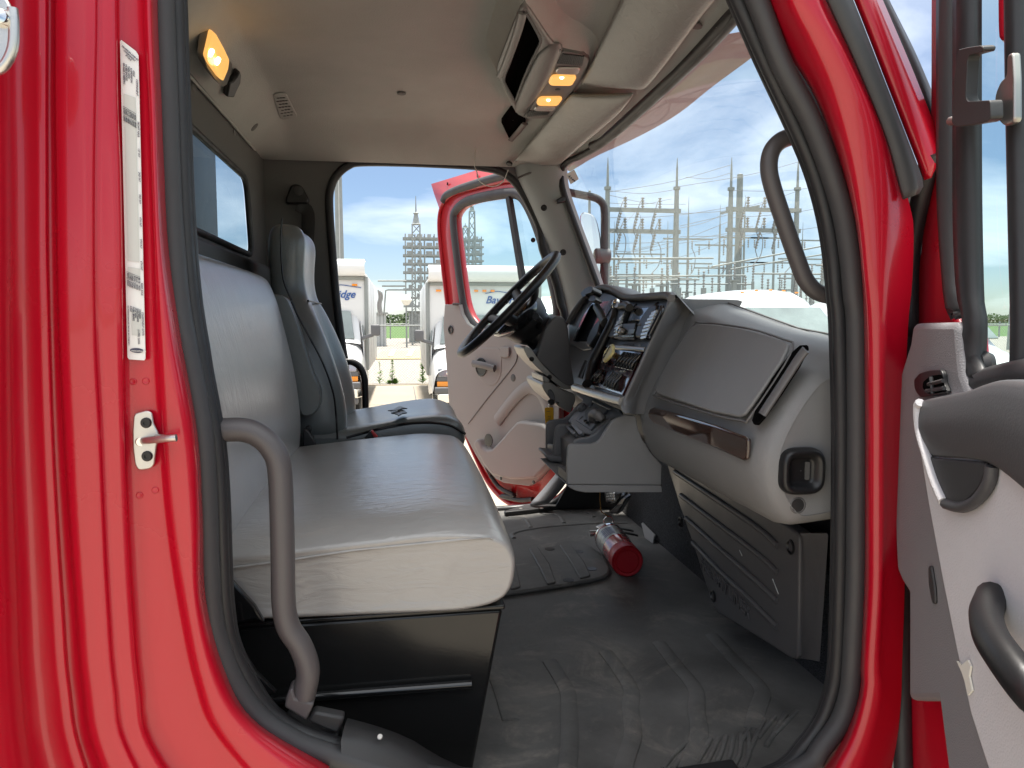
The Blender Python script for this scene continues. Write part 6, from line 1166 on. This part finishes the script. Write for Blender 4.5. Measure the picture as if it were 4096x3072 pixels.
# lattice tower
def lattice(lab, base_q, top_q, rodtop_q, w0, w1, Y):
    b, tp_, rt = onY(base_q, Y), onY(top_q, Y), onY(rodtop_q, Y); t = root('lattice_tower', lab, 'tower', (b.x, Y, 0)); H_ = tp_.z; n = 14
    def cw(z): return w0 + (w1 - w0) * z / H_
    cs = [(-1, -1), (1, -1), (1, 1), (-1, 1)]
    for sx, sy in cs: link('leg', mesh(*bar_geo((b.x + sx * w0 / 2, Y + sy * w0 / 2, 0), (b.x + sx * w1 / 2, Y + sy * w1 / 2, H_), .09)), t, 'galv', smooth=False)
    for i in range(n):
        z0_, z1_ = H_ * i / n, H_ * (i + 1) / n
        for f in range(4):
            (ax, ay), (bx2, by2) = cs[f], cs[(f + 1) % 4]
            if i % 2: (ax, ay), (bx2, by2) = (bx2, by2), (ax, ay)
            link('brace', mesh(*bar_geo((b.x + ax * cw(z0_) / 2, Y + ay * cw(z0_) / 2, z0_), (b.x + bx2 * cw(z1_) / 2, Y + by2 * cw(z1_) / 2, z1_), .06)), t, 'galv', smooth=False)
    lathe('spire', [(0, w1 * .7), (.1, w1 * .5), ((rt.z - H_) * .35, .14), ((rt.z - H_) * .4, .22), ((rt.z - H_) * .45, .06), (rt.z - H_, .02)], (b.x, Y, H_), (0, 0, 1), 'galv', t, 6)
lattice('lattice steel tower with spire in the gap between the box trucks', T7(875,890), T2(1100,130), T2(1092,-60), .75, .55, 55)
lattice('second lattice tower seen through the driver door window', R5(890,1200), R5(895,370), R5(868,300), .8, .4, 60)
lattice('third lattice tower seen through the driver door window', R5(850,1200), R5(842,470), R5(838,440), .8, .4, 66)
# capacitor rack: frame with shelves of units
def rack(lab, xq0, xq1, yt, yb, Y, rows_, cols):
    a, b = onY((xq0, yt), Y), onY((xq1, yb), Y); t = root('capacitor_rack', lab, 'rack', ((a.x + b.x) / 2, Y, 0))
    for i in range(cols + 1):
        x = a.x + (b.x - a.x) * i / cols
        for dy in (0, 1.2): link('upright', mesh(*bar_geo((x, Y + dy, 0), (x, Y + dy, a.z), .09)), t, 'galv', smooth=False)
    for j in range(rows_):
        z = b.z + (a.z - b.z) * (j + .5) / rows_
        for dy in (0, 1.2): link('shelf_beam', mesh(*bar_geo((a.x - .2, Y + dy, z), (b.x + .2, Y + dy, z), .14)), t, 'galv', smooth=False)
        for i in range(cols):
            if random.random() < .8: x = a.x + (b.x - a.x) * (i + .5) / cols; link('capacitor', mesh(*box_geo((x, Y + .6, z + .2), ((b.x - a.x) / cols * random.uniform(.3, .7), .5, (a.z - b.z) / rows_ * .5))), t, 'shed', smooth=False)
    return t
rack('capacitor rack with stacked shelves behind the lattice tower', T2(1030,0)[0], T2(1290,0)[0], T2(0,190)[1], T2(0,700)[1], 60, 9, 4)
rack('capacitor rack with stacked shelves seen through the driver door window', R5(800,0)[0], R5(945,0)[0], R5(0,520)[1], R5(0,900)[1], 64, 9, 3)
for i, y in enumerate((292, 342, 380)):
    o = tube('bus_pipe', [onY(T7(500 + 40 * i, y), 48), onY(T7(770, y), 48)] if i < 2 else [onY(T7(560,600), 48), onY(T7(572,430), 48), onY(T7(575,385), 48), onY(T7(600,378), 48), onY(T7(770,378), 48)], .05, 'galv', None, 8); tag(o, ['upper', 'middle', 'lowest bent'][i] + ' pipe bus running from the left box truck to the lattice tower', 'pipe')
for i, xq in enumerate((505, 520, 535)):
    t = root('cable_drop', ['leftmost', 'middle', 'rightmost'][i] + ' dark cable drop beside the left box truck', 'cable', gp0(T7(xq, 610), 48), 'cable drops'); tube('cable', [onY(T7(xq, 380 + 10 * i), 48), onY(T7(xq + 8, 450), 48), onY(T7(xq - 6, 520), 48), onY(T7(xq + 6, 610), 48)], .06, 'insulator', t, 6, sm=4)
def shed(lab, q0, q1, Y, dep):
    a, b = onY(q0, Y), onY(q1, Y); t = root('control_shed', lab, 'shed', ((a.x + b.x) / 2, Y, 0)); w = b.x - a.x
    link('wall', mesh(*box_geo(((a.x + b.x) / 2, Y + dep / 2, a.z / 2), (w, dep, a.z))), t, 'shed', smooth=False); link('roof', mesh(*box_geo(((a.x + b.x) / 2, Y + dep / 2, a.z + .05), (w + .3, dep + .3, .1))), t, 'galv', smooth=False)
    for k in range(5): link('wall_rib', mesh(*box_geo((a.x + w * (k + .5) / 5, Y - .01, a.z / 2), (.06, .02, a.z))), t, 'galv', smooth=False)
shed('pale metal control shed beside the left box truck', T7(400,605), T7(575,870), 52, 3); shed('pale metal cabinet behind the lattice tower base', T7(795,590), T7(955,870), 62, 2)
gl0 = onY(T7(770,475), 50); gt = root('yard_lamp', 'white globe lamp on a stand left of the lattice tower', 'lamp', (gl0.x, 50, 0)); lathe('post', [(0, .06), (gl0.z - .3, .05)], (gl0.x, 50, 0), (0, 0, 1), 'galv', gt, 8); lathe('globe', [(-.35, .05), (-.3, .2), (0, .38), (.3, .2), (.35, .03)], gl0, (0, 0, 1), 'globe', gt, 16)
lp0 = onY(T2(595,330), 30); lpt = onY(T2(580,-420), 30); lpr = root('light_pole', 'tall grey light pole rising behind the left box truck', 'pole', (lp0.x, 30, 0)); lathe('mast', [(0, .20), (lpt.z, .13)], (lp0.x, 30, 0), (0, 0, 1), 'galv', lpr, 12); link('seam', mesh(*bar_geo((lp0.x + .02, 29.82, .5), (lp0.x + .02, 29.86, lpt.z), .04)), lpr, 'shed', smooth=False)
# pads in the gravel, far fence, field edge and trees
o = link('timber_pad', mesh(*box_geo((onY(T7(730,1000), 36).x, 38, .02), (2.3, 9, .05))), None, 'wood_pad', smooth=False); tag(o, 'tan pad lying in the gravel yard', 'pad')
for i, xq in enumerate((640, 815)):
    a, b = onZ(T7(xq - 20, 1010), .05), onZ(T7(xq + 15, 945), .05); o = bar('cable_trough', a, b, .25, 'shed', None, .06); tag(o, ['left', 'right'][i] + ' pale trough beside the tan pad in the gravel', 'trough')
ff = root('far_fence', 'distant pipe fence in front of the green field', 'fence', (0, 74, 0))
for i in range(-6, 30): link('post', mesh(*bar_geo((i * 3.2 - 1.05, 74, 0), (i * 3.2 - 1.05, 74, 1.75), .12)), ff, 'galv', smooth=False)
tube('rail', [V((-22, 74, 1.5)), V((95, 74, 1.5))], .04, 'galv', ff, 6)
vv, fc = [], []
for k in range(26000):
    x = random.uniform(-260, 420); y = 330 + random.uniform(0, 25); hh = 5.2 + 2.2 * mnoise.noise(V((x * .05, 0, 0))) + 1.2 * mnoise.noise(V((x * .3, 3, 0))); z = random.uniform(0, 1) ** .7 * hh; s = random.uniform(.3, .8); c = V((x, y, z)); a = V((random.gauss(0, 1), random.gauss(0, 1), random.gauss(0, 1))).normalized(); b = a.orthogonal().normalized(); i = len(vv)
    vv += [c + a * s, c + b * s, c - a * s, c - b * s]; fc.append((i, i + 1, i + 2, i + 3))
wd = link('distant_wood', mesh(vv, fc), None, 'leaf_far', smooth=False); wd['kind'] = 'stuff'; wd['label'] = 'dark green line of distant trees on the horizon'; wd['category'] = 'wood'
